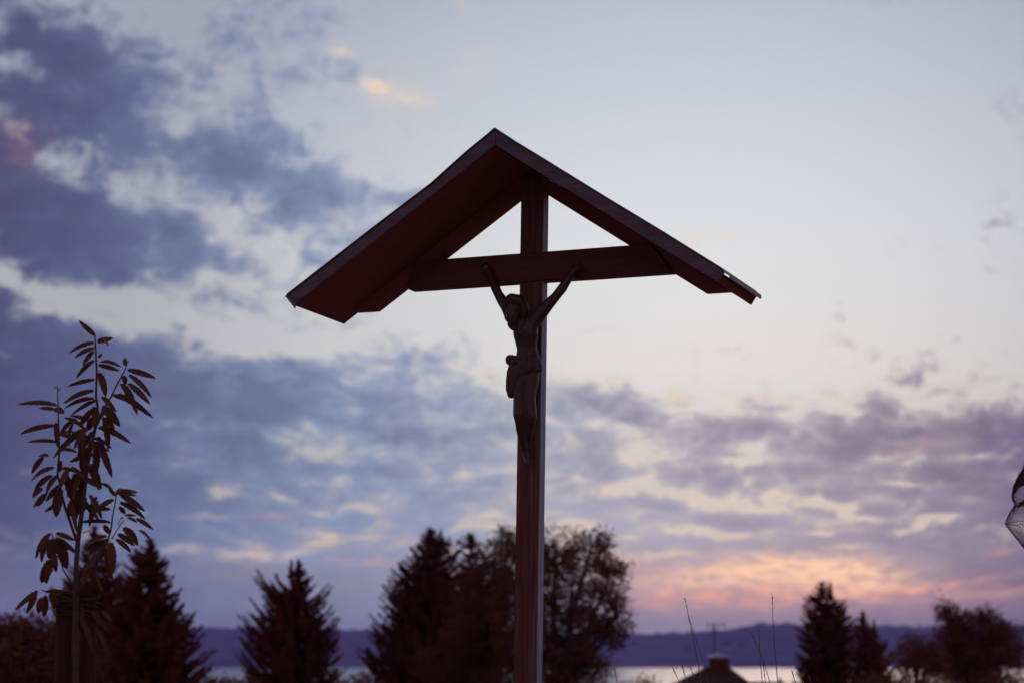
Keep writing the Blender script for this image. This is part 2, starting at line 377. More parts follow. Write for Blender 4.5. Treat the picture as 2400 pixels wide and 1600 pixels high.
def leafmat(name, c1, c2, trans=0.12, rough=0.5, spec=0.3):
    def f(q, p):
        info = q.new('ShaderNodeObjectInfo').outputs['Random']
        c = q.new('ShaderNodeTexCoord').outputs['Object']
        n = q.noise(c, 3.0, 3.0, 0.5)
        base = q.mix(q.math('ADD', q.math('MULTIPLY', info, 0.5), q.math('MULTIPLY', n, 0.5)), c1, c2)
        q.put(p.inputs['Base Color'], base)
        p.inputs['Roughness'].default_value = rough
        p.inputs['Specular IOR Level'].default_value = spec
        t = q.new('ShaderNodeBsdfTranslucent'); q.put(t.inputs[0], base)
        mx = q.new('ShaderNodeMixShader'); mx.inputs[0].default_value = trans
        nt = q.nt
        nt.links.new(p.outputs[0], mx.inputs[1]); nt.links.new(t.outputs[0], mx.inputs[2])
        nt.links.new(mx.outputs[0], nt.nodes['Material Output'].inputs[0])
    return mat(name, f)

W_DARK, W_PALE = (0.105, 0.0210, 0.0167, 1), (0.165, 0.0714, 0.0608, 1)
M_POST = wood('weathered_post_wood', W_DARK, W_PALE, 2)
M_SKYLIT = wood('skylit_side_wood', (0.16, 0.085, 0.105, 1), (0.30, 0.235, 0.285, 1), 2, 0.6, (0.36, 0.66), 0.4)  # post wood made paler and greyer: sky light on the side painted in
M_BEAM = wood('stained_beam_wood', (0.105, 0.0210, 0.0167, 1), (0.120, 0.0302, 0.0242, 1), 0)
M_DECK = wood('roof_board_wood', (0.185, 0.0450, 0.0370, 1), (0.200, 0.0500, 0.0410, 1), 1, 0.85, spec=0.02)
M_FASC = plain('fascia_metal', (0.095, 0.0227, 0.0240, 1), (0.110, 0.0521, 0.0800, 1), 14.0, 0.5, 0.3, 0.0, 0.15, (0.6, 1, 2.5))
M_SHEET = plain('roof_sheet_metal', (0.080, 0.0252, 0.0217, 1), (0.120, 0.0504, 0.0496, 1), 5.0, 0.4, 0.5)
M_STAT = plain('statue_paint', (0.060, 0.0118, 0.0094, 1), (0.068, 0.0150, 0.0122, 1), 18.0, 0.36, 0.3, 0.0, 0.08)
M_CLOTH = plain('statue_cloth_paint', (0.060, 0.0118, 0.0094, 1), (0.068, 0.0150, 0.0122, 1), 12.0, 0.42, 0.25, 0.0, 0.1)
M_BARK = plain('bark', (0.085, 0.0286, 0.0198, 1), (0.120, 0.0462, 0.0310, 1), 9.0, 0.85, 0.15, 0.0, 0.5, (1, 1, 0.25))
M_TWIG = plain('young_bark', (0.065, 0.0202, 0.0143, 1), (0.100, 0.0353, 0.0248, 1), 14.0, 0.7, 0.2)
M_NEEDLE = leafmat('spruce_needles', (0.220, 0.0504, 0.0391, 1), (0.235, 0.0571, 0.0415, 1), 0.35, 0.9, 0.0)
M_LEAF = leafmat('tree_leaves', (0.150, 0.0361, 0.0260, 1), (0.165, 0.0462, 0.0298, 1), 0.35, 0.8, 0.03)
M_RUST = leafmat('reddish_leaves', (0.12, 0.022, 0.026, 1), (0.17, 0.035, 0.04, 1), 0.10, 0.6, 0.2)
M_CHEST = leafmat('chestnut_leaves', (0.095, 0.0218, 0.0143, 1), (0.120, 0.0370, 0.0186, 1), 0.2, 0.42, 0.15)
M_STAKE = wood('stake_wood', (0.055, 0.0151, 0.0118, 1), (0.075, 0.0252, 0.0198, 1), 2, 0.85, spec=0.05)
M_ROPE = plain('tie_rope', (0.060, 0.0202, 0.0149, 1), (0.100, 0.0420, 0.0310, 1), 40.0, 0.9, 0.1)
M_GRASS = plain('dry_grass', (0.10, 0.045, 0.045, 1), (0.17, 0.10, 0.085, 1), 20.0, 0.7, 0.2)
M_NET = plain('netting', (0.025, 0.012, 0.014, 1), (0.04, 0.018, 0.02, 1), 30.0, 0.8, 0.05)
M_RENDER = plain('house_render', (0.30, 0.20, 0.19, 1), (0.36, 0.25, 0.24, 1), 3.0, 0.9, 0.1)
M_TILE = plain('roof_tiles', (0.045, 0.0101, 0.0074, 1), (0.058, 0.0143, 0.0099, 1), 4.0, 0.8, 0.2)
M_BRICK = plain('chimney_brick', (0.080, 0.0185, 0.0124, 1), (0.110, 0.0294, 0.0186, 1), 8.0, 0.85, 0.15)
M_ZINC = plain('zinc_sheet', (0.34, 0.36, 0.44, 1), (0.46, 0.48, 0.56, 1), 5.0, 0.35, 0.6, 0.6)
M_IRON = plain('dark_iron', (0.07, 0.03, 0.035, 1), (0.09, 0.04, 0.045, 1), 9.0, 0.6, 0.3)
M_GLASS = plain('window_glass', (0.03, 0.03, 0.04, 1), (0.05, 0.05, 0.06, 1), 2.0, 0.1, 0.6)
M_PALE = plain('far_house_walls', (0.16, 0.15, 0.17, 1), (0.22, 0.20, 0.22, 1), 0.2, 0.9, 0.1)

def ground_mat(q, p):
    c = q.new('ShaderNodeTexCoord').outputs['Object']
    n = q.noise(c, 0.6, 6.0, 0.6)
    f = q.noise(c, 0.012, 5.0, 0.6)
    meadow = q.mix(q.range(n, 0.3, 0.7), (0.32, 0.21, 0.16, 1), (0.38, 0.26, 0.19, 1))
    forest = q.mix(q.range(f, 0.38, 0.62), (0.045, 0.016, 0.034, 1), (0.12, 0.065, 0.085, 1))
    sp = q.new('ShaderNodeSeparateXYZ'); q.put(sp.inputs[0], c)
    q.put(p.inputs['Base Color'], q.mix(q.range(sp.outputs[1], 250, 500), meadow, forest))
    p.inputs['Roughness'].default_value = 0.95
    p.inputs['Specular IOR Level'].default_value = 0.05
M_GROUND = mat('meadow_and_forest', ground_mat)
def water_mat(q, p):
    c = q.new('ShaderNodeTexCoord').outputs['Object']
    n = q.noise(q.vec('MULTIPLY', c, (0.25, 0.5, 1)), 1.0, 4.0, 0.6)
    p.inputs['Base Color'].default_value = (0.02, 0.025, 0.035, 1)
    p.inputs['Roughness'].default_value = 0.25
    p.inputs['Specular IOR Level'].default_value = 1.0
    bump(q, p, n, 0.2, 0.1)
M_WATER = mat('lake_water', water_mat)

# ================================================================== terrain, lake
LAKE = EYE - 30.0
HILL = [(-900, 1478), (0, 1474), (480, 1473), (620, 1472), (900, 1477), (1100, 1482), (1300, 1486), (1440, 1484), (1500, 1486), (1580, 1485), (1640, 1480), (1700, 1476), (1780, 1461), (1850, 1463), (1960, 1472), (2060, 1466), (2160, 1470), (2230, 1474), (2330, 1463), (2420, 1466), (3300, 1476)]
def hilltop(px):
    for (a, pa), (b, pb) in zip(HILL, HILL[1:]):
        if a <= px <= b:
            return pa + (pb - pa) * (px - a) / (b - a)
    return 1476
def near_ground(y):
    if y < 14: return 0.0
    t = (y - 14)
    return -0.11 * t * t / (t + 6.0) if y < 400 else -0.11 * 386
def build_ground():
    ys = [-150, -60, -20, -8, 0, 4, 8, 11, 13, 15, 17, 20, 24, 29, 35, 42, 50, 60, 72, 86, 103, 124, 150, 180, 215, 255, 300, 400, 800, 1800, 3000, 4000, 4180]
    ys += [4240 + 80 * i for i in range(33)] + [7000, 7200]
    NX = 460
    ks = [-0.62 + 1.24 * i / NX for i in range(NX + 1)]
    rnd = random.Random(5)
    jag = [rnd.uniform(-1, 1) for _ in range(NX + 1)]
    V_ = []
    for y in ys:
        for i, k in enumerate(ks):
            x = (y + 200) * k
            if y <= 4180:
                z = max(near_ground(y), LAKE - 4.0)
            else:
                px = 1200 + FPX * x / y
                top = EYE + (1530 - hilltop(px)) / FPX * 6500
                t = min(1.0, (y - 4240) / 2260.0)
                s = 0.35 * t + 0.65 * t * t * (3 - 2 * t)
                z = LAKE + 0.5 + (top - LAKE) * s
                if y > 6900: z = LAKE + (top - LAKE) * max(0.2, 1 - (y - 6900) / 1500.0)
                if t > 0.05:
                    z += rnd.uniform(-1, 1) * 3.0 + 4.0 * jag[i] * t
            V_.append((x, y, z))
    n = NX + 1
    F_ = [(r * n + i, r * n + i + 1, (r + 1) * n + i + 1, (r + 1) * n + i) for r in range(len(ys) - 1) for i in range(NX)]
    me = bpy.data.meshes.new('ground'); me.from_pydata(V_, [], F_)
    me.polygons.foreach_set('use_smooth', [True] * len(F_))
    me.materials.append(M_GROUND); me.update()
    tag(link('ground', me), kind='structure')
build_ground()
m = MB(); m.add([(-2700, 230, LAKE), (2700, 230, LAKE), (2700, 4500, LAKE), (-2700, 4500, LAKE)], [(0, 1, 2, 3)])
tag(m.obj('lake', M_WATER), kind='structure')

# ================================================================== the wayside cross
CX, CD, YAW, LX, LY = 0.088, 12.0, -0.398, 0.016, -0.015
ZR, AL, LL, LR, FR, TH = 2.960 + EYE, 0.589, 1.587, 1.650, 0.592, 0.076
BK = 0.03
RM = Matrix.Rotation(LX, 3, 'Y') @ Matrix.Rotation(LY, 3, 'X') @ Matrix.Rotation(YAW, 3, 'Z')
ORG = Vector((CX, CD, EYE)) + RM @ Vector((0, 0, -EYE))
CROSS_M = Matrix.Translation(ORG) @ RM.to_4x4()
def loc(px, py, y):
    """point of the cross's own frame seen at a pixel, on its plane y"""
    o = RM.transposed() @ (Vector((0, 0, EYE)) - ORG)
    d = RM.transposed() @ ray(px, py)
    return o + d * ((y - o.y) / d.y)
SA, CA = math.sin(AL), math.cos(AL)
def slope(side, L, off): return (side * (L * CA + off * SA), ZR - L * SA + off * CA)

cross = thing('wayside_cross', 'tall dark wooden wayside cross with a small pitched roof over its arms', 'cross')
cross.matrix_world = CROSS_M
PF = -0.047                                            # front face of the post
x0 = loc(1217, 690, PF).x; x1 = loc(1270.5, 690, PF).x
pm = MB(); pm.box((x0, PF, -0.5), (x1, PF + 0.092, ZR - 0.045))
pm.m[3] = 1  # right face gets the wood colour with the sky light painted in
pm.obj('post', [M_POST, M_SKYLIT], cross, bevel=0.006)
PCX = (x0 + x1) / 2
zb = loc(1219, 661.5, PF - 0.012).z; zt = loc(1219, 594, PF - 0.012).z
bl = loc(957, 676, PF - 0.012).x; br = loc(1574, 634, PF - 0.012).x
cut = lambda z, s: s * ((ZR - z) / math.tan(AL) - 0.012)
bm_ = MB(); bm_.prism([(bl, zb), (br, zb), (min(br, cut(zt, 1)), zt), (max(bl, cut(zt, -1)), zt)], PF - 0.012, PF + 0.080)
bm_.obj('crossbeam', M_BEAM, cross, bevel=0.005)
# rafters with level-cut tails
for side, tail in ((-1, loc(868, 732.5, 0.07)), (1, loc(1672.5, 689.3, 0.07))):
    tz = tail.z
    dr = 0.086
    Lb = (ZR - dr * CA - tz) / SA                      # where the lower edge reaches the cut
    Lt = (ZR - 0.001 - tz) / SA
    r = MB(); r.prism([slope(side, -dr * math.tan(AL) * 0.98 + 0.002, -dr), slope(side, Lb, -dr), slope(side, Lt, -0.001), slope(side, 0.004, -0.001)][::side], -0.03, 0.07)
    r.obj('rafter', M_DECK, cross, bevel=0.004)
# roof: deck, front fascia, eave trim and metal sheet on each slope
for side, L in ((-1, LL), (1, LR)):
    d = MB(); d.prism([slope(side, -0.005, 0.0145), slope(side, L - 0.015, 0.0145), slope(side, L - 0.015, 0.03), slope(side, -0.012, 0.03)][::side], -FR + 0.004, BK)
    deck = d.obj('roof_deck', M_DECK, cross)
    nbd = 13; bw = (L - 0.02) / nbd                       # the boards one sees from below
    for k in range(nbd):
        o_ = RND.uniform(-0.0005, 0.0005)
        bd = MB(); bd.prism([slope(side, 0.004 + k * bw + 0.0005, o_), slope(side, 0.004 + (k + 1) * bw - 0.0005, o_), slope(side, 0.004 + (k + 1) * bw - 0.0005, 0.0135), slope(side, 0.004 + k * bw + 0.0005, 0.0135)][::side], -FR + 0.0045, BK - 0.0005)
        bd.obj('board', M_DECK, deck)
    if side < 0:
        top = [(0.0, TH + 0.004), (0.16, TH + 0.002), (0.455, TH - 0.018), (0.9, TH - 0.008), (L, TH)]
    else:
        top = [(0.0, TH), (0.3, TH + 0.001), (0.8, TH - 0.001), (1.2, TH + 0.001), (L - 0.02, TH - 0.002), (L, TH - 0.012)]
    top[0] = (-top[0][1] * math.tan(AL) + 0.001, top[0][1])
    fz = MB(); fz.prism(([slope(side, 0.0015, 0.001 - 0.0), slope(side, L * 0.5, -0.001), slope(side, L, 0.001)] + [slope(side, l, o) for l, o in top[::-1]])[::side], -FR - 0.018, -FR + 0.002)
    fz.obj('fascia', M_FASC, deck, bevel=0.003)
    # eave trim: closed on the left, a wedge-shaped gap under the sheet on the right
    e = MB()
    h0, h1 = (TH - 0.008, TH - 0.006) if side < 0 else (0.040, TH - 0.010)
    lo0, lo1 = (0.0, -0.004) if side < 0 else (-0.002, -0.006)
    pts = []
    for y, lo, hi in ((-FR + 0.003, lo0, h0), (BK + 0.025, lo1, h1)):
        for l in (L - 0.014, L + 0.006):
            for o in (lo, hi):
                x, z = slope(side, l, o); pts.append((x, y, z))
    e.add(pts, [(0, 1, 3, 2), (4, 6, 7, 5), (0, 4, 5, 1), (2, 3, 7, 6), (0, 2, 6, 4), (1, 5, 7, 3)])
    e.obj('eave_trim', M_DECK, deck)
    # rear verge board
    rb = MB(); rb.prism([slope(side, 0.002, 0.0), slope(side, L + 0.004, -0.004), slope(side, L + 0.004, TH - 0.012), slope(side, 0.002, TH - 0.012)][::side], BK + 0.001, BK + 0.022)
    rb.obj('verge_board', M_DECK, deck)
    # sheet metal on top, following the slightly uneven fascia, with a folded lip at the eave
    prof = [slope(side, l - 0.001, o + 0.002) for l, o in top] + [slope(side, L + 0.022, TH - (0.006 if side < 0 else 0.010))]
    sh = MB(); sh.prism(([(x, z) for x, z in prof] + [(x + side * 0.002, z + 0.006) for x, z in prof[::-1]])[::-side], -FR - 0.026, BK + 0.034)
    sheet = sh.obj('roof_sheet', M_SHEET, cross)
    lx_, lz_ = slope(side, L + 0.022, TH - 0.008)
    lip = MB()
    if side > 0:
        lip.prism([(lx_ - 0.004, lz_ - 0.016), (lx_ + 0.004, lz_ - 0.018), (lx_ + 0.006, lz_ + 0.006), (lx_ - 0.002, lz_ + 0.004)], -FR + 0.03, BK + 0.034)
        lip.obj('eave_lip', M_SHEET, sheet)
    else:
        # the folded corner of sheet that hangs below the front left end
        a = slope(-1, L + 0.018, TH - 0.004); b = slope(-1, L + 0.004, -0.006); c = (b[0] + 0.012, b[1] - 0.022)
        lip.prism([a, (a[0] + 0.012, a[1] + 0.004), (b[0] + 0.016, b[1] + 0.01), c], -FR - 0.027, -FR - 0.0195)
        lip.obj('folded_corner', M_SHEET, sheet)
rc = MB(); zc = ZR + TH / CA
rc.prism([(-0.036, zc - 0.014), (0.0, zc + 0.004), (0.036, zc - 0.014), (0.036, zc - 0.009), (0.003, zc + 0.014), (0.0, zc + 0.009), (-0.004, zc + 0.016), (-0.036, zc - 0.009)], -FR - 0.0265, BK + 0.036)
rc.obj('ridge_cap', M_SHEET, cross)

# ================================================================== the carved figure
PXM = 12.25 / FPX                                       # metres per pixel at the figure
_b = bmesh.new(); bmesh.ops.create_icosphere(_b, subdivisions=2, radius=1.0)
ICO_V = np.array([v.co[:] for v in _b.verts]); ICO_F = np.array([[v.index for v in f.verts] for f in _b.faces]); _b.free()
def sculpt(name, chains, mat_, parent, voxel, smooth=3):
    cs = []
    for ch in chains:
        for (p0, r0), (p1, r1) in zip(ch, ch[1:]):
            d = (p1 - p0).length
            n = max(1, int(d / (0.35 * min(r0, r1)) + 0.5))
            for k in range(n + 1):
                t = k / n; c = p0.lerp(p1, t)
                cs.append((c.x, c.y, c.z, r0 + (r1 - r0) * t))
    cs = np.array(cs)
    vv = (ICO_V[None] * cs[:, None, 3:4] + cs[:, None, :3]).reshape(-1, 3)
    ff = (ICO_F[None] + (np.arange(len(cs)) * len(ICO_V))[:, None, None]).reshape(-1, 3)
    me = bpy.data.meshes.new(name); me.from_pydata(vv.tolist(), [], ff.tolist())
    o = link(name + '_raw', me)
    md = o.modifiers.new('r', 'REMESH'); md.mode = 'VOXEL'; md.voxel_size = voxel
    sm = o.modifiers.new('s', 'SMOOTH'); sm.factor = 0.5; sm.iterations = smooth
    dg = bpy.context.evaluated_depsgraph_get()
    res = bpy.data.meshes.new_from_object(o.evaluated_get(dg))
    bpy.data.objects.remove(o, do_unlink=True)
    res.name = name; res.materials.clear(); res.materials.append(mat_)
    res.polygons.foreach_set('use_smooth', [True] * len(res.polygons)); res.update()
    return link(name, res, parent)
statue = thing('statue', 'carved figure with arms raised and head bowed, fixed to the front of the post', 'statue')
statue.matrix_world = CROSS_M
J = lambda px, py, y, r: (loc(px, py, y), (r * 1.04 + 0.9) * PXM)
ARM_L = [J(1198, 742, -.155, 15), J(1189, 722, -.15, 13), J(1178, 706, -.14, 11.8), J(1168, 690, -.13, 9.8), J(1160, 672, -.115, 10.2), J(1153, 654, -.10, 9.0), J(1144, 636, -.09, 7.0)]
ARM_R = [J(1254, 752, -.145, 16), J(1267, 735, -.14, 15), J(1286, 713, -.13, 12.2), J(1303, 695, -.12, 9.8), J(1317, 677, -.11, 10.4), J(1331, 655, -.10, 8.8), J(1345, 637, -.09, 7.0)]
def hand(px, py, dx, dy):
    """palm and five bent fingers; dx, dy the direction of the forearm in pixels"""
    n = math.hypot(dx, dy); dx, dy = dx / n, dy / n; ex, ey = -dy, dx
    P = lambda a, b, y, r: J(px + dx * a + ex * b, py + dy * a + ey * b, y, r)
    ch = [[P(-3, 0, -.09, 5.6), P(5, -2.5, -.092, 5.0), P(9, -2.5, -.094, 3.8)], [P(-3, 0, -.09, 5.6), P(5, 2.5, -.092, 5.0), P(9, 2.5, -.094, 3.8)]]
    for b, ln in ((-5.0, 8), (-1.8, 10), (1.6, 9.5), (4.8, 7.5)):
        ch.append([P(8, b * .8, -.094, 2.6), P(8 + ln * .6, b * 1.15, -.104, 2.3), P(8 + ln * .95, b * 1.2, -.118, 1.9), P(8 + ln * .8, b * 1.1, -.128, 1.6)])
    ch.append([P(0, -4, -.094, 2.8), P(5, -9, -.106, 2.4), P(9, -9.5, -.116, 1.9)])
    return ch
body = [ARM_L, ARM_R,
    [J(1198, 742, -.155, 15), J(1215, 757, -.15, 17), J(1238, 757, -.15, 17), J(1254, 752, -.145, 16)],
    [J(1221, 762, -.16, 18), J(1222, 783, -.165, 18), J(1225, 803, -.155, 15.5), J(1228, 819, -.145, 15), J(1227, 846, -.14, 18)],
    [J(1243, 762, -.155, 18), J(1243, 783, -.16, 17), J(1242, 803, -.15, 15.5), J(1242, 819, -.145, 15), J(1246, 846, -.14, 19)],
    [J(1232, 775, -.175, 15), J(1233, 815, -.16, 14), J(1235, 850, -.15, 18)],
    [J(1220, 750, -.155, 11), J(1211, 738, -.185, 11), J(1206, 728, -.21, 14)],
    [J(1226, 856, -.145, 18), J(1221, 900, -.18, 15), J(1217, 940, -.215, 13), J(1216, 970, -.232, 12.6), J(1219, 986, -.215, 11.5), J(1222, 1008, -.18, 11), J(1226, 1038, -.14, 8.5), J(1231, 1060, -.115, 7), J(1234, 1076, -.14, 5.2), J(1236, 1086, -.155, 4.2)],
    [J(1248, 856, -.14, 18), J(1247, 895, -.16, 14), J(1243, 930, -.18, 11), J(1244, 962, -.198, 12.4), J(1245, 976, -.198, 12), J(1241, 1000, -.165, 10.5), J(1237, 1032, -.11, 8.5), J(1232, 1060, -.080, 6.6), J(1233, 1078, -.095, 4.6)],
    # head: skull, brow, cheek, jaw, nose
    [J(1205, 719, -.215, 19), J(1202, 728, -.225, 17), J(1201, 742, -.235, 13.5), J(1201, 752, -.235, 9)],
    [J(1196, 738, -.25, 8), J(1191, 747, -.255, 4.2), J(1193, 752, -.25, 3.6)],
    [J(1196, 757, -.245, 5), J(1200, 763, -.235, 5)]] + hand(1141, 630, -11, -18) + hand(1348, 633, 11, -15)
sculpt('body', body, M_STAT, statue, 0.0065)
hair = [[J(1186, 712, -.21, 12), J(1200, 704, -.215, 15), J(1216, 708, -.20, 16), J(1224, 722, -.19, 15), J(1226, 742, -.175, 11), J(1226, 758, -.17, 7)],
        [J(1186, 712, -.21, 12), J(1184, 722, -.215, 9), J(1190, 734, -.22, 6)],
        [J(1196, 759, -.24, 6.5), J(1199, 766, -.235, 5.5), J(1203, 771, -.23, 4)]]
sculpt('hair', hair, M_STAT, statue, 0.006, 2)
crown = MB()
cc = loc(1203, 712, -.215); ring = []
for k in range(33):
    a = 2 * math.pi * k / 32
    ring.append(cc + Vector((math.cos(a) * 24 * PXM, math.sin(a) * 24 * PXM, (-0.25 * math.cos(a) - 0.15 * math.sin(a)) * 24 * PXM + 0.004 * math.sin(7 * a))))
crown.tube(ring, 0.008, 6)
for k in range(0, 32, 2):
    d = (ring[k] - cc).normalized(); crown.tube([ring[k], ring[k] + d * 0.012 + Vector((0, 0, RND.uniform(-.012, .016)))], [0.004, 0.001], 4)
crown.obj('crown', M_STAT, statue, True)
cloth = []
for py, xl, xr, y in ((838, 1210, 1262, -.15), (847, 1207, 1266, -.152), (857, 1206, 1266, -.155), (866, 1208, 1262, -.158)):
    yy = [0, -.028, -.03, 0]
    cloth.append([J(xl + 4, py + 4, y + .02, 7.5), J(xl + 16, py + 2, y - .025, 8), J(xr - 18, py, y - .025, 8), J(xr - 5, py - 1, y + .015, 7)])
cloth += [[J(1206, 842, -.165, 9), J(1195, 841, -.175, 9.5), J(1194, 846, -.175, 8)], [J(1200, 836, -.17, 5), J(1193, 837, -.175, 5)],
          [J(1205, 856, -.17, 11), J(1200, 872, -.18, 11.5), J(1197, 892, -.185, 10.5), J(1196, 910, -.185, 10), J(1198, 924, -.185, 8), J(1205, 922, -.185, 7)],
          [J(1210, 860, -.19, 9), J(1208, 890, -.195, 9), J(1206, 918, -.195, 8)], [J(1220, 868, -.195, 8), J(1216, 880, -.20, 6)],
          [J(1264, 856, -.14, 6), J(1266, 868, -.14, 4)], [J(1226, 870, -.19, 8), J(1240, 872, -.18, 7), J(1256, 866, -.165, 7)]]
sculpt('loincloth', cloth, M_CLOTH, statue, 0.006, 2)
for px, py, y in ((1139, 627, -.10), (1350, 630, -.10), (1233, 1074, -.135)):
    nl = MB(); a = loc(px, py, y); nl.tube([a + Vector((0, 0.03, 0)), a, a - Vector((0, .006, 0))], [0.004, 0.004, 0.007], 7); nl.obj('nail', M_IRON, statue)

# ================================================================== young chestnut tied to stakes
SY = 10.2
def leaf_mesh(name, bend, curl, side):
    """a toothed lance-shaped leaf, length 1 along x with its stalk, about 0.2 wide"""
    N = 13; v = []; f = []
    cx = lambda t: t; 
    def mid(t):
        return Vector((t, side * (t - t * t) * 1.0, -bend * t * t + 0.28 * bend * t))
    v += [mid(0) * 0 + Vector((-0.10, -0.006, 0.02)), Vector((-0.10, 0.006, 0.02))]
    for i in range(N + 1):
        t = i / N
        w = 0.5 * (math.sin(math.pi * min(1, t ** 0.85)) ** 0.62) * (1 - 0.12 * t)
        if i == 0: w = 0.03
        if i == N: w = 0.0
        tooth = 0.07 if (i % 2 and 0 < i < N) else 0.0
        c = mid(t)
        for s in (-1, 1):
            v.append(c + Vector((-tooth * 0.4, s * (w + tooth * (w > 0.1)) , curl * abs(w) )))
        v.append(c - Vector((0, 0, 0.0)))
    # y is width: scaled later by the leaf's own width
    f.append((0, 1, 3, 2))
    for i in range(N):
        a = 2 + 3 * i; b = a + 3
        f.append((a, a + 2, b + 2, b)); f.append((a + 2, a + 1, b + 1, b + 2))
    me = bpy.data.meshes.new(name); me.from_pydata([tuple(p) for p in v], [], f)
    me.materials.append(M_CHEST); me.polygons.foreach_set('use_smooth', [True] * len(f)); me.update()
    return me
LEAVES = [leaf_mesh('leaf', b, c, s) for b, c, s in ((0.14, 0.10, 0.0), (0.30, 0.14, 0.3), (0.42, 0.08, -0.3), (0.22, 0.20, 0.2), (0.36, 0.12, 0.1))]
tree_base = at(178, 1600, SY); tree_base.z = 0
chest = thing('young_tree', 'young chestnut tree with long toothed leaves tied to stakes at the left', 'tree', tree_base)
def put_leaf(parent, a, b, w, rnd, mesh=None):
    """leaf from base a to tip b (world), width w in metres"""
    d = b - a; ln = d.length; ex = d.normalized()
    view = (a - Vector((0, 0, EYE))).normalized()
    nrm = (-view * rnd.uniform(0.75, 1.0) + Vector((0, 0, rnd.uniform(0.25, 0.75))) + Vector((rnd.uniform(-.35, .35), 0, 0)))
    ez = (nrm - ex * nrm.dot(ex)).normalized(); ey = ez.cross(ex)
    M_ = Matrix.Identity(4)
    for i, (c, s) in enumerate(((ex, ln), (ey, w), (ez, ln))):
        for r in range(3): M_[r][i] = c[r] * s
    for r in range(3): M_[r][3] = a[r]
    o = link('leaf', mesh or rnd.choice(LEAVES), parent)
    base = Matrix.Translation(parent_loc(parent))
    o.matrix_local = base.inverted() @ M_
    return o
def parent_loc(p):
    v = Vector(p.location)
    while p.parent is not None:
        p = p.parent; v += Vector(p.location)
    return v
def stem(parent, name, pts, r0, r1, mat_, Y, wob=0.0, rnd=RND):
    P = []
    for i, (px, py) in enumerate(pts):
        P.append(at(px, py, Y + wob * math.sin(i * 1.3)) - parent_loc(parent))
    n = len(P)
    m_ = MB(); m_.tube(P, [r0 + (r1 - r0) * i / (n - 1) for i in range(n)], 7)
    return m_.obj(name, mat_, parent, True)
PM = SY / FPX
stem(chest, 'trunk', [(176, 2030), (177, 1700), (178, 1400), (179, 1322), (183, 1265), (191, 1207), (198, 1150), (205, 1090), (215, 1040), (226, 990), (229, 953), (225, 930), (226.7, 872), (224, 815), (222, 783)], 7.5 * PM, 1.6 * PM, M_TWIG, SY)
stem(chest, 'branch', [(179, 1265), (166, 1227), (152, 1187), (143, 1150), (135, 1110), (139, 1059), (139, 1030), (137, 987), (136, 944), (135, 905)], 3.6 * PM, 1.2 * PM, M_TWIG, SY, .05)
stem(chest, 'branch', [(222, 1005), (232, 985), (247, 950), (260, 930), (275.5, 898), (290, 872), (300, 846)], 3.0 * PM, 1.2 * PM, M_TWIG, SY, -.05)
stem(chest, 'branch', [(178, 1400), (201, 1357), (227, 1311), (250, 1273), (260, 1242), (264, 1207), (270, 1179), (274, 1150)], 3.2 * PM, 1.2 * PM, M_TWIG, SY, -.08)
stem(chest, 'branch', [(262, 1262), (275, 1240), (290, 1219)], 1.6 * PM, 1.0 * PM, M_TWIG, SY, -.03)
stem(chest, 'branch', [(172, 1375), (158, 1350), (149, 1336), (135, 1290), (123, 1254), (119, 1247)], 2.2 * PM, 1.1 * PM, M_TWIG, SY, .05)
stem(chest, 'branch', [(176, 1408), (150, 1398), (120, 1388), (97, 1382)], 2.2 * PM, 1.1 * PM, M_TWIG, SY, .04)
for x, y, x2, y2 in ((135, 909, 126, 907), (135, 909, 135, 902), (136, 915, 144, 908), (298, 850, 302, 845), (194, 1248, 211, 1241)):
    stem(chest, 'twig', [(x, y), (x2, y2)], 1.3 * PM, .7 * PM, M_TWIG, SY)
A4 = [(775,300,645,178,40),(795,350,905,315,45),(850,330,885,360,25),(770,360,560,410,38),(775,405,595,470,42),(770,430,660,545,50),(775,505,605,640,42),(775,660,545,705,38),(770,750,490,825,45),(775,820,505,870,48),
 (805,480,825,448,25),(815,520,975,525,42),(800,540,985,585,38),(810,540,880,600,30),(808,600,870,790,62),(830,800,942,905,40),(465,870,155,825,40),(450,905,312,885,34),(445,895,520,925,60),(445,1035,130,1082,44),(480,1175,212,1152,32),
 (455,1010,470,1200,45),(400,1280,325,1270,35),(485,1100,640,1080,32),(490,1110,600,1130,36),(520,975,720,1050,44),(490,1230,640,1235,32),(360,1290,240,1430,46),(445,1380,205,1460,52),(430,1440,255,1565,52),(500,1320,470,1420,52),(500,1390,630,1400,42),
 (480,1440,330,1600,58),(520,1420,600,1600,64),(790,830,565,940,48),(760,900,640,1040,52),(740,1010,570,935,42),(720,1060,450,1220,64),(700,1080,400,1270,55),(760,1080,600,1330,45),(800,1050,1060,1138,54),(850,880,975,1030,72),(870,960,940,1075,42),
 (840,960,905,1240,52),(800,1120,880,1375,46),(800,1180,940,1440,58),(780,1200,790,1440,58),(720,1250,640,1440,84),(740,1350,800,1500,62),(690,1280,570,1330,36),(750,1380,820,1568,62),(820,1510,960,1572,42),(760,880,830,1010,60),(770,960,700,1080,60),
 (780,900,760,1040,56),(700,1100,640,1260,60),(760,1160,700,1290,50),(640,1440,560,1600,70),(600,1430,700,1590,60),(1040,580,1280,640,50),(1050,620,1268,775,50),(1045,690,1230,850,54),(985,690,1130,910,58),(1000,630,1040,700,52),(960,780,1235,940,50),
 (920,785,1080,825,40),(1020,545,1022,475,32),(850,870,830,960,40),(560,1390,470,1560,50),(660,1480,680,1640,56),(975,1565,1105,1560,30)]
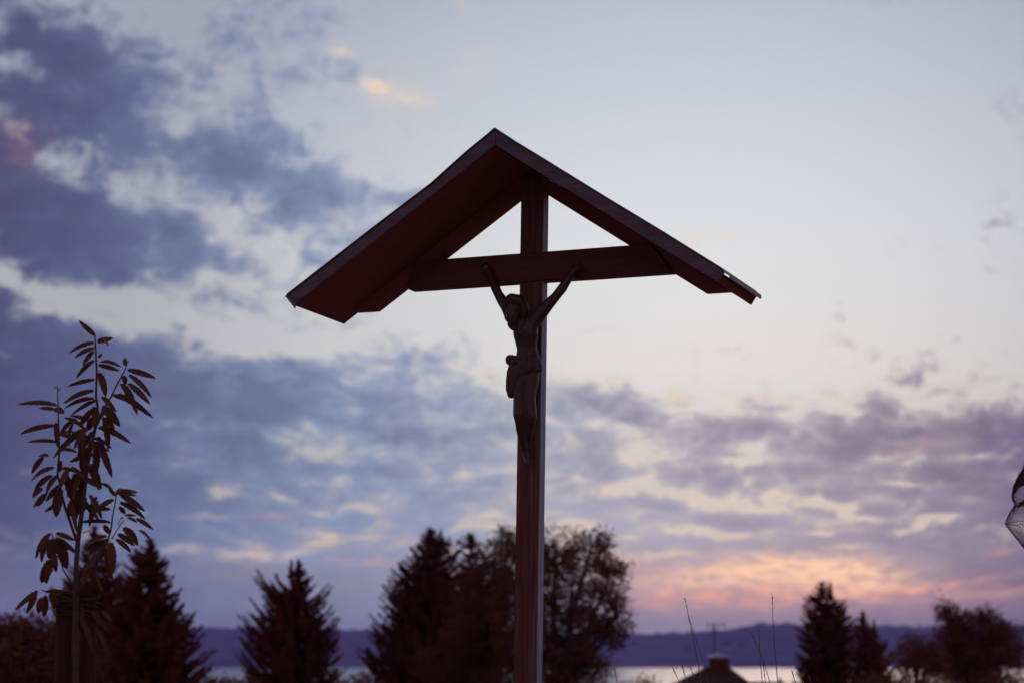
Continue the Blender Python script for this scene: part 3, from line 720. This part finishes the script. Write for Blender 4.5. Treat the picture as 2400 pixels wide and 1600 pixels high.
A5 = [(500,-20,430,215,90),(350,-20,230,60,44),(380,20,270,130,44),(375,40,300,125,42),(640,30,600,250,80),(600,60,555,220,60),(690,40,690,165,38),(730,30,860,220,48),(800,80,715,285,50),(930,70,760,160,46),(905,150,790,150,32),(905,260,640,240,34),
 (980,30,1195,140,52),(975,95,1200,212,48),(970,130,1030,190,36),(1020,200,1115,195,28),(1010,215,945,265,36),(1040,215,1120,250,36),(1110,225,1270,300,38),(1005,300,1145,440,66),(1130,320,1235,365,32),(960,350,1105,445,46),(945,395,1080,500,42),
 (900,350,840,260,42),(870,370,680,420,48),(890,400,690,520,62),(900,420,920,640,72),(830,500,660,650,58),(860,470,880,680,42),(880,620,920,745,36),(790,700,830,805,26),(800,560,730,780,32),(700,600,680,740,40),
 (415,345,255,535,52),(400,380,305,595,48),(430,390,410,560,100),(470,390,545,650,84),(455,345,620,400,42),(450,385,615,490,46),(440,500,460,660,52),(410,560,340,760,84),(400,600,365,760,60),(410,640,425,670,28),(310,815,120,965,42),(310,840,180,990,44),
 (300,860,205,1005,44),(340,870,320,1000,58),(370,850,360,1045,54),(400,840,460,970,64),(370,825,620,830,34),(660,950,690,1050,34),(690,1090,770,1310,42),(750,990,905,1135,42),(830,980,935,1055,42),(780,1120,920,1330,42),(660,1010,700,1140,40),(950,30,1000,-40,30),(945,40,890,-20,34),(955,20,1110,30,34)]
lr = random.Random(4)
for lst, oy, sc in ((A4, 700, 3.484), (A5, 1150, 3.485)):
    for x0_, y0_, x1_, y1_, w in lst:
        Ya = SY + lr.uniform(-0.10, 0.10); Yb = Ya + lr.uniform(-0.07, 0.07)
        put_leaf(chest, at(x0_ / sc, oy + y0_ / sc, Ya), at(x1_ / sc, oy + y1_ / sc, Yb), w / sc * 1.06 * Ya / FPX, lr)
for _ in range(26):
    bx, by = lr.gauss(205, 26), lr.uniform(965, 1190)
    if by > 1110: bx = lr.gauss(180, 26)
    ang = math.radians(lr.uniform(20, 160)); ln = lr.uniform(48, 74)
    Ya = SY + lr.uniform(-.14, .14)
    put_leaf(chest, at(bx, by, Ya), at(bx + math.cos(ang) * ln, by + math.sin(ang) * ln, Ya + lr.uniform(-.08, .08)), lr.uniform(10, 15) * Ya / FPX, lr)
# stakes and the ties
def stake(px0, px1, ptop, Y, label):
    a = at((px0 + px1) / 2, ptop, Y); r = (px1 - px0) / 2 * Y / FPX
    t = thing('tree_stake', label, 'stake', (a.x, a.y, 0), 'stakes of the young tree')
    m_ = MB(); m_.tube([(0, 0, -0.3), (0, 0, 0.6), (0.002, 0, a.z - 0.015), (0.002, 0, a.z)], [r, r, r * .98, r * .9], 14)
    m_.obj('pole', M_STAKE, t, True)
    return t, a, r
s1, a1, r1 = stake(133, 171, 1388, SY + 0.12, 'thicker wooden stake left of the young chestnut trunk')
s2, a2, r2 = stake(191, 229, 1398, SY + 0.12, 'wooden stake right of the young chestnut trunk, wrapped in rope')
rope = thing('tree_tie', 'thin rope tie looped round the stakes and the chestnut trunk', 'rope', (tree_base.x, tree_base.y, 1.3))
rr = random.Random(8)
for k in range(7):
    zz = at(0, 1396 + k * 6.2, SY).z - 1.3
    P = []
    c1x, c2x = a1.x - tree_base.x, a2.x - tree_base.x
    R_ = r1 + 0.008
    for q in range(41):
        a = 2 * math.pi * q / 40
        cx_ = c1x if math.cos(a) < 0 else c2x
        P.append((cx_ + R_ * 1.05 * math.cos(a), SY + 0.12 - tree_base.y + R_ * 1.05 * math.sin(a), zz + 0.012 * math.sin(a + k) * (1 + rr.random()) + 0.004 * rr.uniform(-1, 1)))
    m_ = MB(); m_.tube(P, 0.0035, 5); m_.obj('loop', M_ROPE, rope, True)

# ================================================================== tall grass stalks
GY = 10.8
STALKS = [
 ([(1660, 1760), (1640, 1577), (1627, 1505), (1614, 1443), (1605, 1400)], 1.0, 'tallest leaning grass stalk left of the house chimney'),
 ([(1680, 1760), (1659.5, 1599), (1652, 1559), (1635, 1511), (1618, 1455)], .8, 'thin bent grass stalk crossing behind the tallest leaning one'),
 ([(1836, 1760), (1823, 1599), (1815, 1510), (1811, 1446), (1810, 1391)], 1.0, 'tallest upright grass stalk between the chimney and the right spruce'),
 ([(1850, 1760), (1804, 1596), (1790, 1551), (1774, 1513), (1760.5, 1481)], .8, 'grass stalk leaning left with pale seeds right of the chimney'),
 ([(1800, 1760), (1787, 1599), (1783, 1559), (1780, 1513), (1778, 1472)], .8, 'straight slim grass stalk right of the chimney, shorter than the tallest upright one'),
 ([(1812, 1760), (1794, 1599), (1791, 1575), (1789, 1552)], .8, 'short grass stalk rising just right of the straight slim one'),
 ([(1660, 1760), (1593, 1598), (1585, 1582), (1576, 1563)], .8, 'short leaning grass stalk over the left slope of the house roof, leftmost'),
 ([(1640, 1760), (1609, 1596), (1604, 1578), (1599.5, 1562)], .8, 'short grass stalk over the left roof slope, second from the left'),
 ([(1690, 1760), (1636, 1600), (1627, 1585), (1618, 1562)], .8, 'short leaning grass stalk over the left roof slope, nearest the chimney'),
 ([(1885, 1760), (1864, 1599), (1861, 1586), (1857, 1574)], .9, 'short dark grass stalk left of the right spruce'),
 ([(1930, 1760), (1902, 1604), (1899, 1595), (1896, 1585)], .8, 'shortest grass stalk in front of the right spruce'),
 ([(1455, 1760), (1446, 1600), (1443, 1582), (1440, 1566)], .9, 'lone grass stalk below the round broadleaf tree'),
]
gr = random.Random(21)
for pts, th, lab in STALKS:
    Y = GY + gr.uniform(-.25, .25)
    top = at(pts[-1][0], pts[-1][1], Y)
    b0 = at(pts[0][0], pts[0][1], Y); b0.z = 0
    b0.x += (at(pts[0][0], pts[0][1], Y).z) * (b0.x - at(pts[1][0], pts[1][1], Y).x) * 0.6
    t = thing('grass_stalk', lab, 'grass', b0, 'tall grass stalks')
    P = [at(x, y, Y) - b0 for x, y in pts]
    P = [Vector((0, 0, 0))] + P
    m_ = MB(); n = len(P); m_.tube(P, [(1.5 - 1.0 * i / (n - 1)) * th * Y / FPX for i in range(n)], 5); m_.obj('stem', M_GRASS, t, True)
    sd_ = MB()
    for k in range(26):
        u = gr.random() ** 1.2 * 1.4
        i = n - 2 - int(u); i = max(n - 3, i); f_ = u - int(u)
        p = P[i + 1].lerp(P[i], f_)
        d = (P[i + 1] - P[i]).normalized()
        s = gr.choice((-1, 1)); e = d * gr.uniform(.006, .013) + Vector((s * gr.uniform(.001, .005), gr.uniform(-.003, .003), 0))
        sd_.tube([p, p + e * .5, p + e], [.0006, .0017, .0004], 4)
    sd_.obj('seed_head', M_GRASS, t)

# ================================================================== netted sapling at the right edge
NY = 9.8
nb = at(2446, 1600, NY); nb.z = 0
net = thing('netted_sapling', 'sapling with dry leaves bagged in fine dark netting at the right edge', 'sapling', nb)
stem(net, 'trunk', [(2446, 2060), (2446, 1600), (2448, 1300), (2442, 1150), (2441, 1040), (2436, 900), (2438, 872)], 5 * NY / FPX, 2 * NY / FPX, M_TWIG, NY)
stem(net, 'branch', [(2444, 1160), (2425, 1120), (2405, 1098)], 2 * NY / FPX, 1 * NY / FPX, M_TWIG, NY)
stem(net, 'branch', [(2446, 1215), (2425, 1185), (2408, 1170)], 2 * NY / FPX, 1 * NY / FPX, M_TWIG, NY)
for x0_, y0_, x1_, y1_, w, dy in ((2412, 1092, 2370, 1158, 20, 0), (2420, 1122, 2374, 1142, 12, .03), (2416, 1166, 2383, 1188, 12, -.02), (2440, 1060, 2470, 1120, 16, 0), (2450, 1150, 2490, 1200, 16, 0), (2430, 1080, 2412, 1130, 14, .05)):
    o = put_leaf(net, at(x0_, y0_, NY + dy), at(x1_, y1_, NY + dy), w * NY / FPX, lr, LEAVES[0])
for _ in range(22):
    by = lr.uniform(900, 1330); bx = 2446 + lr.uniform(-10, 30); ang = lr.uniform(0.1, 1.6); ln = lr.uniform(24, 42)
    Ya = NY + lr.uniform(-.05, .05)
    put_leaf(net, at(bx, by, Ya), at(bx + math.cos(ang) * ln * .8, by + math.sin(ang) * ln, Ya + lr.uniform(-.04, .04)), lr.uniform(8, 12) * NY / FPX, lr, lr.choice(LEAVES))
prof = [(860, 6), (880, 22), (940, 36), (990, 40), (1030, 34), (1060, 38), (1093, 46), (1120, 60), (1137, 70), (1160, 74), (1170, 72), (1180, 66), (1200, 78), (1222, 88), (1226, 88), (1250, 70), (1284, 44), (1300, 36), (1340, 38), (1400, 30), (1440, 12), (1460, 7)]
NR, NC = 120, 72
nm = MB(); vs = []; nrn = random.Random(3)
def profr(py):
    for (a, ra), (b, rb) in zip(prof, prof[1:]):
        if a <= py <= b: return ra + (rb - ra) * (py - a) / (b - a)
    return 20
cx_net = 2446
for r in range(NR + 1):
    py = 860 + 600 * r / NR
    R_ = profr(py) * NY / FPX
    c = at(cx_net, py, NY) - nb
    for k in range(NC):
        a = 2 * math.pi * (k + 0.5 * (r % 2)) / NC
        fold = 1 + 0.07 * math.sin(5 * a + py * .03) * (1 - abs(math.cos(a)) ** 3) - 0.03 * math.sin(9 * a - py * .05) * (1 - abs(math.cos(a)) ** 3)
        rest = (52 + 14 * math.sin(py * .021 + 2 * a) + 8 * math.sin(py * .05 - 3 * a)) * math.sin(math.pi * min(1, max(0.02, (py - 850) / 620.0))) ** 0.6 * NY / FPX
        wgt = max(0.0, math.cos(a)) ** 0.5
        R_ = profr(py) * NY / FPX * wgt + rest * (1 - wgt)
        vs.append(c + Vector((-math.cos(a) * R_ * fold, math.sin(a) * R_ * fold, nrn.uniform(-.003, .003))))
fs = []
for r in range(NR):
    for k in range(NC):
        k2 = (k + 1) % NC
        if r % 2 == 0: fs.append((r * NC + k, r * NC + k2, (r + 1) * NC + k))
        else: fs.append((r * NC + k, (r + 1) * NC + k2, (r + 1) * NC + k))
# threads only: edges of a diamond net as thin ribbons
ed = []
for r in range(NR):
    for k in range(NC):
        if r % 2 == 0: ed += [(r * NC + k, (r + 1) * NC + k), (r * NC + k, (r + 1) * NC + (k - 1) % NC)]
        else: ed += [(r * NC + k, (r + 1) * NC + k), (r * NC + k, (r + 1) * NC + (k + 1) % NC)]
rv = []; rf = []
for a, b in ed:
    p, q = vs[a], vs[b]; d = (q - p).normalized(); sdir = d.cross(Vector((0, 1, 0)))
    sdir = sdir.normalized() * 0.00075 if sdir.length > 1e-4 else Vector((.00075, 0, 0))
    up = Vector((0, 0.0006, 0)); n0 = len(rv)
    rv += [p - sdir, p + sdir, p + up, q - sdir, q + sdir, q + up]
    rf += [(n0, n0 + 1, n0 + 4, n0 + 3), (n0 + 1, n0 + 2, n0 + 5, n0 + 4), (n0 + 2, n0, n0 + 3, n0 + 5)]
nm.add(rv, rf); nm.obj('net', M_NET, net)
hem = MB(); c = cx_net
for key in (1180, 1224):
    row = round((key - 860) / 600 * NR)
    hem.tube([vs[row * NC + k % NC] for k in range(-14, 15)], 0.0020, 4)
hem.obj('net_gather', M_NET, net)

# ================================================================== trees
def strip(V_, F_, a, b, w, nrm):
    """a thin tapered needle-clad twig as two crossed slivers"""
    d = b - a
    s = d.cross(nrm); s = s.normalized() * w if s.length > 1e-6 else Vector((w, 0, 0))
    t = nrm.normalized() * w
    n = len(V_)
    m_ = a.lerp(b, 0.55)
    V_.extend([a + s * .55, m_ + s, b, m_ - s, a - s * .55, a + t * .5, m_ + t * .8, m_ - t * .8, a - t * .5])
    F_.extend([(n, n + 1, n + 2, n + 3, n + 4), (n + 5, n + 6, n + 2, n + 7, n + 8)])
def conifer(label, apex, Y, prof_, seed, lift=0.15, droop=0.35, twin=None, dens=1.0, twig=0.34, group='spruces beyond the cross'):
    """apex pixel; prof_: (pixels below the apex, half width left, half width right)"""
    rnd = random.Random(seed)
    top = at(apex[0], apex[1], Y); gz_ = near_ground(Y)
    mp = Y / FPX
    H = top.z - gz_
    t = thing('spruce', label, 'tree', (top.x, Y, gz_), group)
    tr = MB(); tr.tube([(0, 0, -0.3), (0, 0, H * .5), (0, 0, H * .98)], [0.02 * H, 0.012 * H, 0.008], 8); tr.obj('trunk', M_BARK, t, True)
    V_, F_ = [], []
    def hw(d, s):
        P = prof_
        for (a, l0, r0), (b, l1, r1) in zip(P, P[1:]):
            if a <= d <= b:
                u = (d - a) / (b - a); return (l0 + (l1 - l0) * u) if s < 0 else (r0 + (r1 - r0) * u)
        return P[-1][1] if s < 0 else P[-1][2]
    def leader(x, y, z0, z1, L0):
        z = z1
        while z > z0:
            u = (z1 - z) / max(1e-6, z1 - z0)
            for k in range(4):
                a = rnd.uniform(0, 2 * math.pi); l = L0 * (0.25 + 0.75 * u)
                p = Vector((x, y, z)); e = p + Vector((math.cos(a) * l, math.sin(a) * l, l * 0.55))
                strip(V_, F_, p, e, 0.05, Vector((0, 0, 1)).cross(e - p) + Vector((0.01, 0, 0)))
            z -= 0.07
        strip(V_, F_, Vector((x, y, z0)), Vector((x, y, z1 + 0.12)), 0.035, Vector((1, 0, 0)))
    leader(0, 0, H - 0.5, H, 0.16)
    if twin:
        dx, dyp = twin
        leader(dx * mp, 0.02, H - dyp * mp - 0.6, H - dyp * mp, 0.16)
    d = 6.0; dmax = H / mp
    while d < min(dmax * 0.93, 560):
        nb_ = max(5, int((6.5 + d / 32.0) * dens))
        for k in range(nb_):
            a = rnd.uniform(0, 2 * math.pi) if k > 1 else (rnd.gauss(0, .3) if k == 0 else math.pi + rnd.gauss(0, .3))
            s = math.cos(a)
            wl, wr = hw(d, -1) * mp, hw(d, 1) * mp
            L = (wr if s > 0 else wl) * abs(s) ** 0.5 + 0.5 * (wl + wr) * (1 - abs(s) ** 0.5)
            L *= rnd.uniform(0.66, 1.06)
            if L < 0.05: continue
            z = H - d * mp + rnd.uniform(-.05, .05)
            dirv = Vector((math.cos(a), math.sin(a), 0))
            lf = lift * rnd.uniform(0.5, 1.5)
            pts = []
            NS = 6
            for i in range(NS + 1):
                u = i / NS
                zz = lf * L * u - droop * L * (u - u * u) * 1.6 + 0.16 * L * u ** 3
                pts.append(Vector((0, 0, z)) + dirv * (L * u) + Vector((0, 0, zz)))
            for i in range(NS):
                strip(V_, F_, pts[i], pts[i + 1] + (pts[i + 1] - pts[i]) * .25, 0.035 + 0.02 * (1 - i / NS), Vector((0, 0, 1)))
            nt = int(11 + L * 20)
            for q in range(nt):
                u = 0.12 + 0.88 * (q + rnd.random()) / nt
                i = min(NS - 1, int(u * NS)); p = pts[i].lerp(pts[i + 1], u * NS - i)
                dd = (pts[i + 1] - pts[i]).normalized()
                side = dd.cross(Vector((0, 0, 1))).normalized() * rnd.choice((-1, 1))
                tl = twig * min(1.0, L) * (1.08 - u * 0.72) * rnd.uniform(.6, 1.2)
                e = p + dd * tl * 0.75 + side * tl * rnd.uniform(.15, .8) + Vector((0, 0, tl * rnd.uniform(-.45, .2)))
                strip(V_, F_, p, e, 0.036 + 0.022 * rnd.random(), Vector((0, 0, 1)))
        d += 11.0 * (0.8 + 0.4 * rnd.random()) / max(0.6, mp * 85) 
    m_ = MB(); m_.add(V_, F_); m_.obj('crown', M_NEEDLE, t)
    return t
def broadleaf(name, label, cat, lobes, Y, seed, nclump, nleaf, size, spread, mat_=None, group=None, trunk_px=None, shell=0.45):
    """crown made of lobes (px, py, rx, ry); limbs reach every lobe, twigs every clump of leaves"""
    rnd = random.Random(seed); mp = Y / FPX
    tx = trunk_px if trunk_px is not None else sum(l[0] for l in lobes) / len(lobes)
    gz_ = near_ground(Y)
    base = at(tx, 1530, Y); base.z = gz_
    t = thing(name, label, cat, base, group)
    low = max(l[1] + l[3] for l in lobes)
    fork = at(tx, min(low, 1640), Y) - base
    if fork.z < 0.3: fork.z = 0.3
    tr = MB(); hgt = at(tx, min(l[1] for l in lobes), Y).z - gz_
    r0 = 0.022 * hgt + 0.02
    tr.tube([(0, 0, -0.3), fork * 0.5, fork], [r0 * 1.3, r0, r0 * .85], 8)
    V_, F_ = [], []
    wsum = [l[2] * l[3] for l in lobes]
    for li, (px, py, rx, ry) in enumerate(lobes):
        dep = rnd.uniform(-.5, .5) * rx * mp
        C_ = at(px, py, Y + dep) - base
        mid = fork.lerp(C_, 0.5) + Vector((rnd.uniform(-.1, .1), rnd.uniform(-.2, .2), 0.1))
        tr.tube([fork * .97, mid, C_, C_ + Vector((0, 0, ry * mp * .6))], [r0 * .55, r0 * .4, r0 * .22, 0.008], 6)
        nc = max(3, int(nclump * wsum[li] / sum(wsum)))
        for _ in range(nc):
            while True:
                v = Vector((rnd.uniform(-1, 1), rnd.uniform(-1, 1), rnd.uniform(-1, 1)))
                if v.length <= 1 and v.length > shell * rnd.random(): break
            p = C_ + Vector((v.x * rx * mp, v.y * rx * mp, v.z * ry * mp))
            q = C_ + (p - C_) * 0.25
            tr.tube([q, (q + p) / 2 + Vector((0, 0, .03)), p], [0.014, 0.010, 0.004], 3, False)
            for _ in range(nleaf):
                o = Vector((rnd.gauss(0, 1), rnd.gauss(0, 1), rnd.gauss(0, 1) * .8)) * spread
                a = Vector((rnd.uniform(-1, 1), rnd.uniform(-1, 1), rnd.uniform(-1.0, .5))).normalized()
                b = a.orthogonal().normalized()
                s = size * rnd.uniform(.6, 1.25); n = len(V_); c0 = p + o
                V_.extend([c0, c0 + a * s * .5 + b * s * .28, c0 + a * s, c0 + a * s * .5 - b * s * .28])
                F_.append((n, n + 1, n + 2, n + 3))
    tr.obj('trunk', M_BARK, t, True)
    m_ = MB(); m_.add(V_, F_); m_.obj('crown', mat_ or M_LEAF, t)
    return t

conifer('big broad spruce at the left behind the young chestnut', (352, 1264), 46, [(0, 6, 6), (40, 45, 34), (100, 75, 62), (160, 100, 82), (220, 120, 118), (260, 130, 132), (300, 140, 150), (420, 170, 190), (700, 220, 240)], 1, 0.05, 0.30, dens=1.25)
conifer('spruce half hidden behind the young chestnut, left of the big broad one', (222, 1232), 52, [(0, 6, 6), (40, 26, 34), (90, 48, 60), (150, 85, 85), (230, 110, 110), (400, 150, 150), (700, 200, 200)], 2, 0.0, 0.30, dens=1.1)
conifer('twin-topped spruce standing alone over the lake, left of the cross', (700, 1312), 55, [(0, 5, 5), (30, 12, 16), (55, 20, 40), (75, 60, 26), (100, 110, 76), (130, 112, 78), (150, 96, 70), (170, 130, 90), (230, 130, 100), (300, 140, 112), (420, 160, 150), (700, 190, 190)], 3, 0.42, 0.22, twin=(-17, 2), dens=0.85)
conifer('tall pointed spruce just left of the cross post', (1008, 1238), 58, [(0, 5, 5), (40, 30, 44), (90, 58, 70), (150, 90, 90), (210, 112, 110), (250, 118, 120), (300, 140, 140), (420, 170, 170), (700, 210, 210)], 4, 0.30, 0.20, twin=(26, 6), dens=1.15)
conifer('slim ragged spruce top between the pointed spruce and the post', (1101, 1250), 60, [(0, 8, 8), (30, 34, 26), (60, 22, 24), (110, 50, 50), (200, 70, 70), (400, 110, 110), (700, 150, 150)], 5, 0.25, 0.15, dens=0.9)
conifer('dark spruce against the sunset glow', (1926, 1364), 66, [(0, 5, 5), (30, 30, 32), (60, 52, 56), (95, 50, 78), (130, 66, 82), (170, 62, 66), (230, 72, 78), (320, 100, 110), (600, 150, 150)], 6, 0.02, 0.26, twin=(20, 2), dens=1.25)
conifer('smaller spruce just right of the dark spruce', (2022, 1432), 72, [(0, 5, 5), (40, 20, 20), (80, 30, 52), (130, 52, 70), (200, 70, 90), (350, 110, 120), (600, 140, 140)], 7, 0.10, 0.22, twin=(26, 20), dens=1.1)

broadleaf('broadleaf_tree', 'large round broadleaf tree with a see-through crown right behind the post', 'tree',
    [(1300, 1285, 75, 62), (1385, 1285, 55, 55), (1425, 1360, 55, 60), (1240, 1320, 60, 70), (1340, 1380, 110, 90), (1440, 1440, 50, 55), (1210, 1440, 70, 100), (1330, 1500, 120, 90), (1430, 1480, 42, 40), (1290, 1590, 130, 70), (1380, 1570, 60, 55)], 50, 31, 430, 46, .11, .135, group='broadleaf trees', trunk_px=1310, shell=0.5)
broadleaf('broadleaf_tree', 'broadleaf tree left of the post, merging with the pointed spruce', 'tree',
    [(1160, 1300, 50, 45), (1195, 1260, 30, 30), (1130, 1370, 70, 70), (1190, 1400, 60, 90), (1120, 1480, 90, 90), (1180, 1560, 90, 80), (1060, 1560, 80, 70)], 53, 32, 330, 46, .11, .145, group='broadleaf trees', trunk_px=1150, shell=0.4)
broadleaf('broadleaf_tree', 'two-humped dark broadleaf tree at the far right', 'tree',
    [(2232, 1465, 44, 44), (2215, 1430, 20, 16), (2240, 1520, 60, 60), (2310, 1480, 52, 48), (2350, 1510, 55, 45), (2300, 1550, 90, 50), (2270, 1600, 90, 40), (2300, 1445, 28, 18)], 62, 33, 480, 28, .13, .16, group='broadleaf trees', trunk_px=2280, shell=0.35)
broadleaf('broadleaf_bush', 'low rounded bush between the right spruces and the two-humped tree', 'bush',
    [(2150, 1515, 44, 34), (2140, 1550, 60, 40), (2190, 1560, 40, 40)], 60, 34, 130, 20, .12, .14, trunk_px=2150, shell=0.3, group='bushes on the slope')
broadleaf('broadleaf_bush', 'long dark hedge bush filling the lower left corner', 'bush',
    [(20, 1480, 60, 48), (90, 1490, 60, 48), (-30, 1500, 70, 60), (60, 1540, 120, 60), (160, 1550, 80, 50), (40, 1600, 160, 60)], 40, 35, 420, 22, .11, .15, trunk_px=60, shell=0.3, group='bushes on the slope')
broadleaf('broadleaf_bush', 'small bush under the lake between the big spruce and the twin-topped spruce', 'bush',
    [(520, 1612, 40, 22), (480, 1620, 50, 26), (570, 1618, 40, 22)], 44, 36, 90, 18, .09, .10, trunk_px=520, shell=0.3, group='bushes on the slope')
broadleaf('broadleaf_bush', 'reddish bush right of the twin-topped spruce', 'bush',
    [(855, 1616, 46, 26), (810, 1622, 36, 24)], 44, 37, 90, 18, .08, .09, M_RUST, trunk_px=850, shell=0.3, group='bushes on the slope')
broadleaf('broadleaf_bush', 'small bush at the water between the round tree and the house', 'bush',
    [(1515, 1610, 34, 24), (1475, 1622, 40, 24), (1560, 1625, 40, 22)], 46, 38, 90, 18, .09, .09, trunk_px=1510, shell=0.3, group='bushes on the slope')
broadleaf('broadleaf_bush', 'bush below the two-humped tree at the lower right', 'bush',
    [(2170, 1612, 60, 24), (2080, 1606, 70, 30), (2360, 1612, 70, 30)], 50, 39, 160, 18, .10, .11, trunk_px=2170, shell=0.3, group='bushes on the slope')

# ================================================================== house roof below
HY = 58.0
hb = at(1683, 1560, HY); hz = near_ground(HY)
house = thing('house', 'house on the slope whose hipped roof and chimney rise before the lake', 'house', (hb.x, HY, hz))
HL = lambda px, py: at(px, py, HY) - Vector((hb.x, HY, hz))
apz = HL(1683, 1562).z; ez_ = apz - 2.2
w = MB(); w.box((-4.2, -3.6, -0.3), (2.6, 3.6, ez_ - 0.1)); w.obj('wall', M_RENDER, house)
r = MB(); r.add([(-4.7, -4.1, ez_ - .1), (3.0, -4.1, ez_ - .1), (3.0, 4.1, ez_ - .1), (-4.7, 4.1, ez_ - .1), (-.35, 0, apz), (.35, 0, apz - .02)], [(0, 1, 5, 4), (1, 2, 5), (2, 3, 4, 5), (3, 0, 4), (3, 2, 1, 0)])
roof = r.obj('roof', M_TILE, house)
ce = MB(); c0, c1 = HL(1664, 1541), HL(1707, 1541)
ce.box((c0.x, -.22, apz - .35), (c1.x, .22, c0.z))
chim = ce.obj('chimney', M_BRICK, roof, bevel=0.01)
cp = MB(); k0, k1 = HL(1660, 1539), HL(1709, 1531)
cp.prism([(k0.x, k0.z), (k1.x, k0.z), (k1.x, k0.z + .03), ((k0.x + k1.x) / 2, k1.z), (k0.x, k0.z + .03)], -.26, .26)
for sx in (c0.x + .04, c1.x - .04):
    for sy in (-.18, .18):
        cp.box((sx - .012, sy - .012, c0.z - .03), (sx + .012, sy + .012, k0.z + .01))
cp.obj('chimney_cap', M_ZINC, roof)
an = MB(); q = HL(1676, 1458); an.tube([(q.x, .35, apz - .6), (q.x, .35, q.z)], .022, 6)
b0_, b1_ = HL(1660, 1464), HL(1703, 1463); an.tube([(b0_.x, .35, b0_.z), (b1_.x, .35, b1_.z)], .012, 5)
for u in (0.05, .3, .6, .95):
    x = b0_.x + (b1_.x - b0_.x) * u; an.tube([(x, .35, b0_.z - .12 - .04 * u), (x, .35, b0_.z + .12)], .011, 4)
an.obj('antenna', M_IRON, roof)
wg = MB(); g0, g1 = HL(1730, 1597), HL(1834, 1597)
wg.prism([(g0.x, g0.z - 2.2), (g1.x, g0.z - 2.2), (g1.x, g0.z), (g0.x - .4, g0.z)], -1.0, 1.0)
wg.obj('wing_roof', M_TILE, house)
vp = MB(); v0 = HL(1829, 1588); vp.tube([(v0.x, .0, g0.z - .1), (v0.x, .0, v0.z)], .045, 8); vp.obj('vent_pipe', M_IRON, roof)
for i, x in enumerate((-2.8, -0.8, 1.3)):
    wd = MB(); wd.box((x - .5, -3.64, ez_ - 1.6), (x + .5, -3.605, ez_ - .5)); wo = wd.obj('window', M_ZINC, house)
    pn = MB(); pn.box((x - .43, -3.66, ez_ - 1.53), (x + .43, -3.645, ez_ - .57)); pn.obj('pane', M_GLASS, wo)

# ================================================================== a few houses on the far shore
FARH = [(1702, 1516, 'pale far-shore house straight above the chimney'), (1738, 1517, 'pale far-shore house a little right of the chimney'), (1615, 1530, 'small far-shore house left of the chimney'),
        (1880, 1520, 'far-shore house beside the dark spruce'), (560, 1540, 'far-shore house left of the twin-topped spruce'), (835, 1545, 'far-shore house right of the twin-topped spruce'), (2110, 1525, 'far-shore house above the low rounded bush')]
fr = random.Random(2)
for px, py, lab in FARH:
    Y = 4700.0
    p = at(px, py, Y)
    t = thing('far_house', lab, 'house', p, 'houses on the far shore')
    wx, wy, hh = fr.uniform(6, 10), 6, fr.uniform(4, 6)
    w = MB(); w.box((-wx, -wy, -6), (wx, wy, hh)); w.obj('wall', M_PALE, t)
    r = MB(); r.prism([(-wx - 1, hh + .05), (wx + 1, hh + .05), (wx * .9, hh + 6), (-wx * .9, hh + 6)], -wy - 1, wy + 1); r.obj('roof', M_TILE, t)

# ================================================================== evening air over the lake
hz_ = MB(); hz_.box((-4750, -160, -45), (4750, 7260, 112))
haze = hz_.obj('haze', None)
hm = bpy.data.materials.new('evening_air'); hm.use_nodes = True
hn = hm.node_tree; hn.nodes.clear()
pv = hn.nodes.new('ShaderNodeVolumePrincipled'); ho = hn.nodes.new('ShaderNodeOutputMaterial')
pv.inputs['Color'].default_value = (0.45, 0.36, 1.0, 1)
pv.inputs['Density'].default_value = 0.58 / 6000
hn.links.new(pv.outputs[0], ho.inputs['Volume'])
haze.data.materials.clear(); haze.data.materials.append(hm)
tag(haze, kind='stuff')
